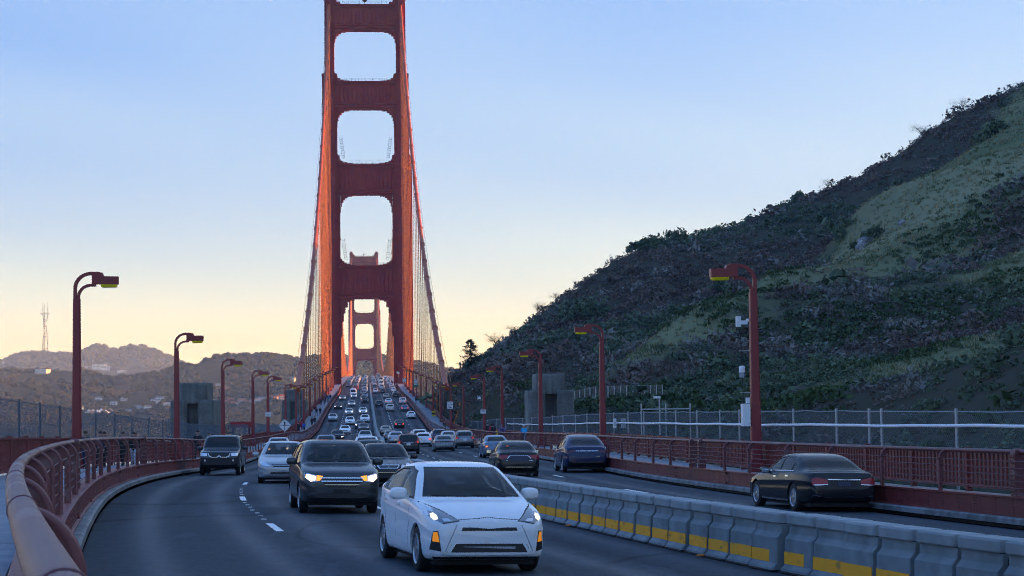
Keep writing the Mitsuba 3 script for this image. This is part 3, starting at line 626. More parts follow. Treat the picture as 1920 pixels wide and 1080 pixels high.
# ---- scrub: clumps of small leaf faces
def leaf_clump(n, r, flat, seed, size):
    g_ = np.random.default_rng(seed); d = g_.normal(size=(n, 3)); d /= np.linalg.norm(d, axis=1, keepdims=True); d[:, 2] = np.abs(d[:, 2]) * 1.0 - .12
    lump = 1 + .45 * np.sin(d[:, 0] * 3.1 + seed) * np.cos(d[:, 1] * 4.3 + seed * 2)
    c = d * (r * lump * g_.uniform(.62, 1.05, n))[:, None] * [1, 1, flat]
    a = g_.normal(size=(n, 3)) + d * .2; a /= np.linalg.norm(a, axis=1, keepdims=True); b = np.cross(a, g_.normal(size=(n, 3))); b /= np.linalg.norm(b, axis=1, keepdims=True)
    s = (size * g_.uniform(.6, 1.4, n))[:, None]
    v = np.stack([c - a * s, c + b * s * .55, c + a * s, c - b * s * .55], 1).reshape(-1, 3)
    k = np.arange(n) * 4; f = np.vstack([np.stack([k, k + 1, k + 2], 1), np.stack([k, k + 2, k + 3], 1)]); return v, f
def scatter(tmpl, pos, scl, rot):
    V, Fc = [], []; n = 0
    which = rng.integers(0, len(tmpl), len(pos))
    for t in range(len(tmpl)):
        k = np.where(which == t)[0]; v, f = tmpl[t]
        c, s = np.cos(rot[k])[:, None], np.sin(rot[k])[:, None]; sc = scl[k] if scl.ndim == 2 else np.repeat(scl[k][:, None], 3, 1)
        x = (v[None, :, 0] * c - v[None, :, 1] * s) * sc[:, :1]; y = (v[None, :, 0] * s + v[None, :, 1] * c) * sc[:, 1:2]; z = v[None, :, 2] * sc[:, 2:]
        W = np.stack([x, y, z], -1) + pos[k][:, None]
        V.append(W.reshape(-1, 3)); Fc.append((f[None] + (np.arange(len(k)) * len(v))[:, None, None]).reshape(-1, 3) + n); n += len(k) * len(v)
    return np.vstack(V), np.vstack(Fc)
def leafmat(a, b, s=.5):
    return two({'type': 'principled', 'base_color': mottled(a, b, s), 'roughness': .8, 'specular': .2})
scene['m_scrub_green'] = leafmat((.055, .085, .052), (.13, .17, .1), .35)
scene['m_scrub_grey'] = leafmat((.11, .108, .1), (.22, .205, .185), .35)
scene['m_scrub_brown'] = leafmat((.08, .064, .056), (.17, .13, .11), .35)
scene['m_scrub_bright'] = leafmat((.035, .06, .024), (.065, .1, .038), .4)
scene['m_grass'] = leafmat((.1, .135, .06), (.29, .28, .17), .3)
vis = lambda x, y: (x / y > .02) & (x / y < .40)
N = 90000; px = rng.uniform(16, 240, N); py = rng.uniform(40, 520, N)
k = vis(px, py); px, py = px[k], py[k]; R_ = np.hypot(px, py); keep = rng.uniform(0, 1, len(px)) < np.clip((200 / R_) ** 1.1, 0.34, 1); px, py, R_ = px[keep], py[keep], R_[keep]
gm = grass_mask(px, py); zone = meshkit.fbm(np.stack([px / 22, py / 22, px * 0 + 11], 1), 3); z_ = hill_z(px, py)
keep = (rng.uniform(0, 1, len(px)) > gm * 1.02) & (z_ > SEA + 3)
px, py, zone, z_, R_ = px[keep], py[keep], zone[keep], z_[keep], R_[keep]
zone = zone + rng.normal(0, .05, len(px)); sz = rng.lognormal(-.32, .5, len(px)) * np.clip(R_ / 280, .5, 1.25)
groups_ = [('m_scrub_green', zone < .47), ('m_scrub_grey', (zone >= .47) & (zone < .555)), ('m_scrub_brown', zone >= .555)]
for nm, (mt, kk) in zip(('green_scrub', 'grey_scrub', 'brown_scrub'), groups_):
    tm = [leaf_clump(42, 1., .8, i + len(nm) * 7, .22 if mt != 'm_scrub_brown' else .2) for i in range(4)]
    pos = np.stack([px, py, z_], 1)[kk]; sc = np.stack([sz, sz, sz * rng.uniform(.7, 1.15, len(sz))], 1)[kk]
    top(nm, shape(scatter(tm, pos, sc, rng.uniform(0, 6.28, kk.sum())), mt), {'green_scrub': 'dark green coastal scrub growing all over the headland', 'grey_scrub': 'greyish leafless scrub growing in patches on the headland', 'brown_scrub': 'reddish brown scrub growing in patches on the headland'}[nm], 'scrub', kind='stuff')
SHRUBS = ['largest dark shrub on the back slope, above the third right lamp', 'dark shrub left of the largest one on the back slope', 'dark round shrub just left of the grassy crest', 'dark shrub under the skyline, rightmost of three', 'dark shrub under the skyline, leftmost of three', 'dark shrub under the skyline, highest of three', 'small dark shrub below three others under the skyline', 'dark shrub high up near the skyline of the grassy slope', 'wide dark shrub in the grass near the top right', 'dark shrub touching the wide one near the top right', 'lone dark bush in the upper grass', 'small dark bush below the rock outcrop', 'dark bush on the skyline left of the outcrop', 'dark bush below the grass, left of the nearest right lamp head', 'dark bush right of the large rock outcrop']
# single big dark shrubs on the back slope and on the grass
for (u, v, R, r) in ((1100, 600, 395, 5.5), (1085, 588, 402, 4.5), (1350, 552, 400, 3.), (1225, 528, 455, 3.6), (1200, 520, 455, 3.4), (1270, 510, 462, 3.2), (1240, 540, 450, 2.6), (1745, 305, 420, 1.8), (1870, 250, 420, 3.4), (1845, 255, 420, 2.6), (1705, 368, 385, 1.6), (1605, 440, 350, 1.2), (1500, 440, 480, 2.2), (1410, 575, 280, 1.6), (1640, 440, 345, 2.2)):
    shrub_label = SHRUBS.pop(0)
    p = ray(u, v, R); z = float(hill_z(p[0], p[1])); v1, f1 = leaf_clump(420, r, .8, int(u), .32 * r ** .4)
    t = thing('shrub', shrub_label, 'shrub', 'dark shrubs dotted over the headland'); part(t, 'foliage', shape((v1 + [p[0], p[1], z + r * .2], f1), 'm_scrub_green'))
    m = MB(); m.tube([(p[0], p[1], z - .4), (p[0], p[1], z + r * .5)], [.12, .06], 5); part(t, 'stem', shape(m.get(), 'm_bark'))
scene['m_bark'] = P((.05, .038, .03), .9)
# grass tufts on the spur
N = 40000; ax_ = rng.uniform(25, 220, N); ay_ = rng.uniform(120, 480, N); k = vis(ax_, ay_) & (grass_mask(ax_, ay_) > .55); ax_, ay_ = ax_[k][:6000], ay_[k][:6000]
def tuft(seed):
    g_ = np.random.default_rng(seed); n = 9; a = g_.uniform(0, 6.28, n); b = np.stack([np.cos(a), np.sin(a), a * 0], 1) * g_.uniform(.05, .5, n)[:, None]; t = b * 1.6 + [0, 0, 1] * g_.uniform(.25, .6, (n, 1)); w = np.stack([-np.sin(a), np.cos(a), a * 0], 1) * .1
    v = np.stack([b - w, b + w, t], 1).reshape(-1, 3); return v, np.arange(3 * n).reshape(-1, 3)
top('grass', shape(scatter([tuft(i) for i in range(3)], np.stack([ax_, ay_, hill_z(ax_, ay_)], 1), rng.uniform(.6, 1.3, len(ax_)), rng.uniform(0, 6.28, len(ax_))), 'm_grass'), 'pale green grass covering the spur of the headland', 'grass', kind='stuff')
# green herbs low on the slope
N = 9000; hx = rng.uniform(20, 120, N); hy = rng.uniform(90, 330, N); k = vis(hx, hy) & (meshkit.fbm(np.stack([hx / 14, hy / 14, hx * 0 + 21], 1), 2) > .56); hx, hy = hx[k], hy[k]
top('green_herbs', shape(scatter([leaf_clump(14, .7, .6, i + 90, .26) for i in range(3)], np.stack([hx, hy, hill_z(hx, hy) + .3], 1), rng.uniform(.6, 1.4, len(hx)), rng.uniform(0, 6.28, len(hx))), 'm_scrub_bright'), 'fresh green herbs growing between the scrub', 'herbs', kind='stuff')
# rocks
scene['m_rock'] = two({'type': 'principled', 'base_color': mottled((.16, .16, .17), (.36, .36, .37), .9, 4), 'roughness': .9})
def rock(r, seed):
    m = trimesh.creation.icosphere(3, 1.); v = np.array(m.vertices); n_ = meshkit.fbm(v * 1.7 + seed * 3.1, 4)[:, None]; c = meshkit.noise(v * 3.3 + seed)[:, None]
    v = v * (.55 + .75 * n_ + .2 * np.round(c * 3) / 3); return v * r, np.array(m.faces)
for (u, v, R, r, lb) in ((1628, 440, 345, 2.6, 'large pale rock outcrop on the grassy slope'), (1618, 452, 342, 1.9, 'pale rock leaning against the largest outcrop'), (1692, 448, 340, 1.3, 'small pale rock right of the large outcrop'), (1437, 497, 318, .8, 'small white stone on the grass above the nearest right lamp head'), (1448, 495, 318, .8, 'small white stone beside another on the grass'), (1371, 586, 272, 1.1, 'flat grey rock on the grass just below the nearest right lamp head'), (1475, 480, 322, 1.0, 'low grey rock in the grass near two white stones'), (1700, 487, 300, .8, 'lone pale stone in the scrub below the outcrop')):
    p = ray(u, v, R); z = float(hill_z(p[0], p[1])); a, f = rock(r * .55, u * .01); top('rock', shape((a * [1.2, 1, .8] + [p[0], p[1], z + r * .12], f), 'm_rock', False), lb, 'rock')

# ---- trees on the skyline
scene['m_leaf_dark'] = leafmat((.018, .03, .018), (.04, .055, .028), .6)
def tree(pos, h, r, label, conifer=False, seed=1, group=None, n=700, mat='m_leaf_dark', name=None):
    g_ = np.random.default_rng(seed); pos = np.asarray(pos, float); t = thing(name or ('conifer' if conifer else 'tree'), label, 'tree', group)
    m = MB(); bend = g_.normal(0, .04 * h, 2); hh = np.linspace(0, h * (.97 if conifer else .6), 7); q_ = (hh / h) ** 2
    ax3 = np.stack([bend[0] * q_, bend[1] * q_, hh], 1); m.tube(pos + ax3 - [0, 0, .3], np.linspace(.035, .008, 7) * h, 6); tips = []
    if conifer:
        for z in np.linspace(.16, .95, 17):
            L_ = r * (1.04 - z) ** .8 * 1.1
            for a in g_.uniform(0, 6.28, 6):
                ln = L_ * g_.uniform(.45, 1.15); e = np.array([math.cos(a) * ln, math.sin(a) * ln, z * h + ln * g_.uniform(-.1, .3)]); s = np.array([bend[0] * z * z, bend[1] * z * z, z * h])
                m.tube([pos + s, pos + e + s * [1, 1, 0]], [.012 * h * (1.1 - z), .004 * h], 4); tips += [(s + (e + s * [1, 1, 0] - s) * f, .07 * h * (1.15 - z) + .1) for f in (.45, .7, .9, 1.)]
    else:
        for i in range(11):
            a = g_.uniform(0, 6.28); z0 = g_.uniform(.22, .6) * h; e = np.array([math.cos(a) * r * g_.uniform(.3, .95), math.sin(a) * r * g_.uniform(.3, .95), h * g_.uniform(.55, .98)]); s = np.array([0, 0, z0]); mid = (s + e) / 2 + [0, 0, .06 * h]
            m.tube(pos + np.array([s, mid, e]), [.02 * h, .012 * h, .004 * h], 5); tips += [(e, .3 * r), (mid * .3 + e * .7, .26 * r)]
    part(t, 'trunk', shape(m.get(), 'm_bark'))
    k = g_.integers(0, len(tips), n); c = np.array([tips[i][0] for i in k]) + g_.normal(size=(n, 3)) * np.array([tips[i][1] for i in k])[:, None] * [1, 1, .6] * (.6 if conifer else .75)
    a = g_.normal(size=(n, 3)); a[:, 2] *= .5; a /= np.linalg.norm(a, axis=1, keepdims=True); b = np.cross(a, g_.normal(size=(n, 3))); b /= np.linalg.norm(b, axis=1, keepdims=True); s = (h * .02 * g_.uniform(.6, 1.5, n))[:, None]
    v = np.stack([c - a * s, c + b * s * .5, c + a * s, c - b * s * .5], 1).reshape(-1, 3) + pos; kk = np.arange(n) * 4
    part(t, 'crown', shape((v, np.vstack([np.stack([kk, kk + 1, kk + 2], 1), np.stack([kk, kk + 2, kk + 3], 1)])), mat))
    return t
def on_hill(u, v, R):
    p = ray(u, v, R); return [p[0], p[1], float(hill_z(p[0], p[1])) - .2]
tree(on_hill(884, 700, 402), 7.6, 3.4, 'dark open conifer at the left foot of the headland, against the sky', True, 5, n=2600)
for i, (u, v, R, h, r, lb) in enumerate(((1043, 560, 452, 2.8, 2.0, 'small dark tree on the skyline, upper of two close together'), (1009, 588, 440, 2.7, 1.9, 'small dark tree on the skyline, lower of two close together'), (1088, 540, 458, 1.8, 1.7, 'small bush-like tree on the skyline right of the two small trees'), (928, 652, 418, 3.2, 2.0, 'small tree on the skyline right of the open conifer'), (1553, 380, 486, 2.6, 2.2, 'small wind-bent tree on the upper skyline'), (1805, 232, 478, 3., 3., 'dark tree clump high on the skyline near the top fence'), (1255, 488, 482, 2.2, 2., 'small tree on the middle of the skyline'), (1440, 426, 490, 2.2, 1.9, 'small tree alone on the skyline above the nearest right lamp'), (965, 628, 428, 2.6, 1.8, 'thin small tree on the lower skyline'), (1730, 262, 480, 2.8, 2.6, 'broad low tree on the upper skyline'))):
    tree(on_hill(u, v, R), h * 1.3, r * 1.1, lb, False, 20 + i, n=800)
# ---- fence on the hill, rails and signs there
def hill_fence(pts, h, label, spacing=2.5, mesh=True):
    t = thing('hill_fence', label, 'fence'); pts = np.array(pts); d = np.concatenate([[0], np.cumsum(np.linalg.norm(np.diff(pts[:, :2], axis=0), axis=1))]); ss = np.arange(0, d[-1], spacing)
    P_ = np.stack([np.interp(ss, d, pts[:, k]) for k in range(3)], 1)
    for p in P_:
        m = MB(); m.tube([p, p + [0, 0, h]], .05, 6); part(t, 'post', shape(m.get(), 'm_steel', 50))
    w = MB(); w.tube(P_ + [0, 0, h - .05], .02, 4)
    for a, b in zip(P_[:-1], P_[1:]):
        if mesh:
            for f in np.linspace(0, 1, 12)[:-1]:
                w.tube([a + (b - a) * f, a + (b - a) * min(f + .6, 1) + [0, 0, h * min(1, (1 - f) / .6)]], .006, 3, cap=False); w.tube([a + (b - a) * f + [0, 0, h], a + (b - a) * min(f + .6, 1) + [0, 0, h - h * min(1, (1 - f) / .6)]], .006, 3, cap=False)
    part(t, 'wire_mesh', shape(w.get(), 'm_wire'), kind='stuff'); return t
def zline(L, dz=0):
    out = []
    for u, v, R in L:
        p = ray(u, v, R); out.append([p[0], p[1], float(hill_z(p[0], p[1])) + dz])
    return out
hill_fence(zline([(1078, 762, 196), (1110, 764, 192), (1150, 768, 188), (1200, 772, 183), (1245, 778, 178)]), 1.7, 'chain link fence with pale posts climbing the slope behind the right pylon', 1.3)
hill_fence(zline([(1870, 188, 468), (1895, 178, 470), (1935, 168, 474)]), 2.3, 'pale fence on the very top of the headland at the right edge', 2.2)
# ------------------------------------------------------------------ far shore of the city
def H_of(u, lst):
    a = np.array(lst, float); return np.interp(u, a[:, 0], a[:, 1])
def zpix(u, v, R): return ray(np.asarray(u, float), np.asarray(v, float), 1.)[..., 2] * R
LAY = [  # distance, depth, outline (u, v)
    (3050., 330., [(-900, 790), (-100, 776), (60, 778), (200, 782), (330, 776), (430, 778), (480, 768), (560, 764), (640, 770), (760, 780), (900, 800), (1100, 830), (2600, 850)]),
    (3500., 330., [(-900, 745), (-300, 735), (0, 726), (80, 735), (160, 728), (240, 738), (330, 726), (430, 730), (520, 722), (600, 728), (700, 720), (800, 728), (900, 760), (1100, 830), (2600, 850)]),
    (4100., 420., [(-900, 715), (-300, 705), (0, 694), (60, 699), (130, 703), (220, 713), (290, 703), (340, 692), (420, 676), (500, 670), (560, 674), (640, 676), (700, 676), (760, 680), (800, 686), (840, 694), (880, 716), (960, 770), (1100, 840), (2600, 850)]),
    (8600., 800., [(-900, 720), (-300, 700), (-60, 690), (0, 681), (30, 669), (60, 664), (130, 667), (160, 657), (180, 649), (200, 653), (225, 657), (250, 650), (265, 648), (290, 657), (320, 670), (345, 684), (400, 705), (500, 720), (900, 730), (1100, 760), (2600, 770)]),
    (14500., 1200., [(-900, 735), (300, 735), (700, 728), (800, 712), (840, 700), (865, 690), (890, 684), (930, 692), (1000, 715), (1200, 735), (2600, 740)])]
us = np.linspace(-900, 2600, 420); Rs = np.concatenate([np.linspace(2350, 5000, 90), np.linspace(5100, 17000, 60)]); U_, RR = np.meshgrid(us, Rs, indexing='ij'); Z_ = np.full(U_.shape, SEA - 12.)
for R0_, W_, L_ in LAY:
    top_ = zpix(U_, H_of(U_, L_), R0_); d = (RR - R0_) / W_
    Z_ = np.maximum(Z_, SEA - 12 + (top_ - SEA + 12) * np.exp(-np.where(d < 0, d * d * .55, d * d)))
B = ray(U_, np.full(U_.shape, 740.), 1.); far_xy = np.stack([B[..., 0] * RR, B[..., 1] * RR], -1)
nz = meshkit.fbm(np.concatenate([far_xy / 160., far_xy[..., :1] * 0], -1).reshape(-1, 3), 4).reshape(U_.shape)
Z_ = Z_ + (nz - .5) * np.clip((Z_ - SEA) / 40, 0, 1) * 30
def far_z(u, R):
    i = np.interp(u, us, np.arange(len(us))); j = np.interp(R, Rs, np.arange(len(Rs))); a, b = np.minimum(i.astype(int), len(us) - 2), np.minimum(j.astype(int), len(Rs) - 2); s, t = i - a, j - b
    return (Z_[a, b] * (1 - s) + Z_[a + 1, b] * s) * (1 - t) + (Z_[a, b + 1] * (1 - s) + Z_[a + 1, b + 1] * s) * t
scene['m_far_land'] = two({'type': 'diffuse', 'reflectance': mottled((.012, .02, .016), (.03, .036, .024), .006, .03)})
struct('far_hills', shape((np.concatenate([far_xy, Z_[..., None]], -1).reshape(-1, 3), grid_faces(*U_.shape)), 'm_far_land', True), 'wooded hills of the far shore in several hazy ridges')
def crown(seed, sub):
    m = trimesh.creation.icosphere(sub, 1.); v = np.array(m.vertices); n_ = meshkit.fbm(v * 1.9 + seed * 5.3, 3)[:, None]; return v * (.6 + .75 * n_) * [1, 1, .8], np.array(m.faces)
scene['m_far_wood'] = two({'type': 'diffuse', 'reflectance': mottled((.009, .017, .012), (.034, .036, .022), .012, .06)})
scene['m_far_tree'] = two({'type': 'diffuse', 'reflectance': mottled((.045, .045, .028), (.085, .075, .045), .1)})  # brighter than the far wood: sunlit crowns put into the colour
wu, wR, ws = [], [], []
for n_, lo, hi, Ra, Rb, s0_, s1_ in ((2600, -150, 1000, 3650, 4250, 5, 11), (1500, -150, 960, 3150, 3600, 5, 10), (900, -150, 950, 2800, 3100, 4, 8), (900, -150, 420, 7900, 8700, 9, 18)):
    wu.append(rng.uniform(lo, hi, n_)); wR.append(rng.uniform(Ra, Rb, n_)); ws.append(rng.uniform(s0_, s1_, n_))
wu, wR, ws = map(np.concatenate, (wu, wR, ws)); cl = meshkit.fbm(np.stack([wu / 45, wR / 160, wu * 0], 1), 3); kk = (cl > .42) | (wR > 5000); wu, wR, ws = wu[kk], wR[kk], ws[kk]
b_ = ray(wu, np.full(wu.shape, 740.), 1.); fz = far_z(wu, wR); kk = fz > SEA + 4
pos = np.stack([b_[:, 0] * wR, b_[:, 1] * wR, fz + ws * .35], 1)[kk]
top('far_wood', shape(scatter([crown(i, 1) for i in range(5)], pos, ws[kk], rng.uniform(0, 6.28, kk.sum())), 'm_far_wood'), 'dense woods covering the hills of the far shore', 'wood', kind='stuff')
def far_at(u, v):
    """first point of the far land on that line of sight"""
    Rg = np.linspace(2400, 9500, 700); zz = far_z(np.full(Rg.shape, float(u)), Rg); k = np.argmax(zz >= zpix(np.full(Rg.shape, float(u)), np.full(Rg.shape, float(v)), 1.) * Rg)
    R = Rg[k]; b = ray(np.array(float(u)), np.array(740.), 1.); return np.array([b[0] * R, b[1] * R, zz[k]]), R
for i, (u, v, r) in enumerate(((240, 752, 15), (130, 760, 17), (95, 764, 13), (170, 742, 14), (12, 728, 14), (115, 745, 12), (152, 738, 11), (300, 728, 13), (285, 740, 10), (440, 720, 17), (425, 728, 13), (62, 758, 12), (40, 760, 10), (405, 735, 9), (205, 748, 9))):
    p, R = far_at(u, v); r = r * .62; t = thing('far_tree', 'large rounded tree catching the low sun on the far shore', 'tree', 'large trees on the far shore')
    v1, f1 = leaf_clump(900, r, 1.0, 300 + i, 1.5); part(t, 'crown', shape((v1 + p + [0, 0, r * .75], f1), 'm_far_tree')); m = MB(); m.tube([p - [0, 0, 2], p + [0, 0, r * .8]], r * .08, 5); part(t, 'trunk', shape(m.get(), 'm_bark'))
# houses
scene['m_roof_red'] = P((.3, .09, .05), .8); scene['m_roof_grey'] = P((.2, .2, .21), .8); scene['m_wall_white'] = P((.72, .7, .66), .7); scene['m_wall_cream'] = P((.5, .42, .32), .7); scene['m_window'] = P((.04, .05, .06), .15)
def house(u, v, w, d, h, wall, roof, label, group, flat=False, nwin=3):
    p, R = far_at(u, v); t = thing('far_building', label, 'building', group); a = rng.uniform(-.4, .4); M = mat4(rot_z(a), p - [0, 0, 1.5]); h = h + 1.5
    m = MB(); m.box([0, 0, h / 2], [w, d, h]); part(t, 'wall', moved(shape(m.get(), wall), M))
    m = MB()
    if flat: m.box([0, 0, h + .3], [w + .8, d + .8, .6])
    else: m.prism(Polygon([(-d / 2 - .5, h - .1), (d / 2 + .5, h - .1), (0, h + d * .32)]), w + 1, [[0, 0, 1, -w / 2 - .5], [1, 0, 0, 0], [0, 1, 0, 0]])
    part(t, 'roof', moved(shape(m.get(), roof), M))
    for x in np.linspace(-w / 2, w / 2, nwin + 2)[1:-1]:
        m = MB(); m.box([x, -d / 2 - .04, h * .6], [w / nwin * .45, .1, h * .3]); part(t, 'window', moved(shape(m.get(), 'm_window'), M))
for (u, v) in ((185, 752), (215, 760), (256, 768), (262, 772), (232, 753), (275, 770), (290, 758), (300, 752), (315, 762), (322, 748), (205, 775), (150, 772), (240, 776)): house(u + rng.uniform(-2, 2), v, rng.uniform(9, 14), 8, rng.uniform(4, 6), 'm_wall_white', 'm_roof_grey', 'small white house among the trees of the far shore, left of the pylon', 'white houses on the far shore')
for (u, v) in ((432, 757), (425, 760), (440, 762), (452, 756), (462, 758), (515, 750), (524, 748), (533, 749), (508, 753), (424, 733), (430, 731), (420, 735)): house(u + rng.uniform(-2, 2), v, rng.uniform(10, 15), 9, rng.uniform(4, 6), 'm_wall_cream', 'm_roof_red', 'small red roofed house on the far shore between the left lamps', 'red roofed houses on the far shore')
for (u, v, w) in ((484, 756, 24), (492, 755, 14), (546, 716, 16), (476, 757, 12), (410, 728, 12)): house(u, v, w, 10, 5, 'm_wall_white', 'm_roof_grey', 'low pale building on the far shore behind the fourth and fifth lamps', 'pale buildings on the far shore')
for (u, v, w, h) in ((155, 693, 34, 12), (168, 693, 30, 14), (182, 693, 36, 20), (194, 694, 26, 24), (201, 694, 22, 16), (228, 699, 34, 9), (12, 682, 30, 8), (80, 700, 26, 8)): house(u, v, w * 1.1, 18, h, 'm_wall_white', 'm_roof_grey', 'white block of a hospital-like group on the hazy hill below the mast', 'white blocks on the far hill', True, 4)
for i, u in enumerate((166, 174, 182, 190, 198, 206)):   # peaked tents
    p, R = far_at(u, 778 - (i % 2)); t = thing('tent', 'white peaked tent in a row by the far waterfront', 'tent', 'white peaked tents'); m = MB(); s = 6.5
    m.add(np.array([[-s, -s, 3.], [s, -s, 3.], [s, s, 3.], [-s, s, 3.], [0, 0, 8.5]]) + p, [[0, 1, 4], [1, 2, 4], [2, 3, 4], [3, 0, 4]]); part(t, 'canopy', shape(m.get(), 'm_wall_white'))
    m = MB(); [m.tube([p + [a * s, b * s, -1], p + [a * s, b * s, 3.]], .25, 4) for a in (-1, 1) for b in (-1, 1)]; part(t, 'poles', shape(m.get(), 'm_steel'), kind='stuff')
# the broadcasting mast
p, R = far_at(84, 668); b0 = ray(np.array(84.), np.array(740.), 1.); R = 8600.; p = np.array([b0[0] * R, b0[1] * R, float(far_z(np.array([84.]), np.array([R]))[0]) - 10])
t = thing('broadcast_mast', 'tall three-legged lattice mast standing on the far hill at the left', 'mast'); zt = lambda v: float(zpix(84., v, R)) - p[2]
lv = [(0., 18), (zt(653), 13.5), (zt(631), 10.), (zt(612), 7.5), (zt(600), 9.5), (zt(588), 13.5)]
for i in range(3):
    a = i * 2.094 + .45; m = MB(); m.tube([p + [math.cos(a) * r, math.sin(a) * r, z] for z, r in lv], 1.8, 6); part(t, 'leg', shape(m.get(), 'm_black'))
    m = MB(); m.tube([p + [math.cos(a) * 13.5, math.sin(a) * 13.5, zt(588)], p + [math.cos(a) * 13.5, math.sin(a) * 13.5, zt(566 + 2 * i)]], [1.3, .8], 5); part(t, 'antenna', shape(m.get(), 'm_black'))
for z, r in ((zt(653), 13.5), (zt(631), 10.), (zt(612), 7.5), (zt(600), 9.5)):
    m = MB(); q3 = [p + [math.cos(i * 2.094 + .45) * r, math.sin(i * 2.094 + .45) * r, z] for i in range(3)]
    for i in range(3): m.tube([q3[i], q3[(i + 1) % 3]], 1.3, 5)
    part(t, 'crossbeam', shape(m.get(), 'm_black'))
m = MB(); m.box(p + [0, 0, zt(588)], [42, 30, 2.2]); part(t, 'platform', shape(m.get(), 'm_black'))
# ------------------------------------------------------------------ haze
scene['haze_medium'] = {'type': 'homogeneous', 'albedo': {'type': 'rgb', 'value': [.8, .92, .99]}, 'sigma_t': {'type': 'rgb', 'value': [3.4e-5, 5.2e-5, 7.5e-5]}}
lo_, hi_ = np.array([-9000., -1500., SEA - 20]), np.array([9000., 17600., 510.])
scene['haze'] = {'type': 'cube', 'to_world': T().translate(((lo_ + hi_) / 2).tolist()).scale(((hi_ - lo_) / 2).tolist()), 'bsdf': {'type': 'null'}, 'interior': {'type': 'ref', 'id': 'haze_medium'}}
print('triangles', sum(len(x[1]) for x in meshkit.WRITTEN.values()), 'scrub', len(px))
labels['haze'] = {'label': 'thin blue haze over the water and the far shore', 'kind': 'stuff'}
scene['camera']['medium'] = {'type': 'ref', 'id': 'haze_medium'}
# ------------------------------------------------------------------ vehicles
PAINT = {'white': (.78, .79, .8), 'silver': (.42, .45, .48), 'graphite': (.06, .068, .078), 'black': (.012, .013, .016), 'navy': (.012, .022, .075), 'steel_blue': (.13, .2, .3), 'grey': (.2, .215, .23), 'dark_blue': (.03, .05, .1), 'maroon': (.12, .02, .025), 'champagne': (.36, .33, .28), 'red': (.3, .02, .02), 'pearl': (.62, .63, .62)}
for k_, c_ in PAINT.items():
    scene['m_paint_' + k_] = two({'type': 'principled', 'base_color': {'type': 'rgb', 'value': list(c_)}, 'roughness': .16, 'metallic': .35 if k_ in ('silver', 'grey', 'graphite', 'champagne', 'steel_blue') else .0, 'specular': .25 if max(c_) < .1 else .5, 'clearcoat': .7 if max(c_) < .1 else 1.0, 'clearcoat_gloss': .99})
scene['m_rubber'] = P((.016, .016, .017), .75); scene['m_trim'] = P((.02, .02, .022), .45); scene['m_chrome'] = P((.75, .77, .8), .12, 1.); scene['m_alloy'] = P((.5, .52, .55), .28, .9)
scene['m_dark_glass'] = two({'type': 'principled', 'base_color': {'type': 'rgb', 'value': [.012, .018, .02]}, 'roughness': .05, 'specular': .45, 'clearcoat': .2, 'clearcoat_gloss': 1.})
scene['m_pane'] = {'type': 'blendbsdf', 'weight': .6, 'bsdf_0': {'type': 'null'}, 'bsdf_1': {'type': 'principled', 'base_color': {'type': 'rgb', 'value': [.012, .02, .023]}, 'roughness': .04, 'specular': .5, 'clearcoat': .4, 'clearcoat_gloss': 1.}}   # tinted car glass
scene['m_lamp_clear'] = two({'type': 'principled', 'base_color': {'type': 'rgb', 'value': [.8, .82, .86]}, 'roughness': .2, 'metallic': .7, 'specular': .6, 'clearcoat': 1.})
scene['m_lamp_dark'] = P((.3, .31, .33), .15, .6, clearcoat=1.)
scene['m_red_lens'] = P((.35, .012, .02), .12, 0, clearcoat=1.); scene['m_amber_lens'] = P((.7, .22, .01), .12, 0, clearcoat=1.)
scene['m_plate'] = P((.7, .71, .72), .4); scene['m_inner'] = P((.03, .03, .033), .8); scene['m_seat'] = P((.045, .045, .05), .85); scene['m_skin'] = P((.45, .27, .2), .6); scene['m_cloth_dark'] = P((.03, .03, .035), .9)
def chaikin(p, n=2):
    for _ in range(n):
        q_ = np.empty((2 * len(p) - 2, 2)); q_[0::2] = p[:-1] * .75 + p[1:] * .25; q_[1::2] = p[:-1] * .25 + p[1:] * .75; p = np.vstack([p[:1], q_, p[-1:]])
    return p
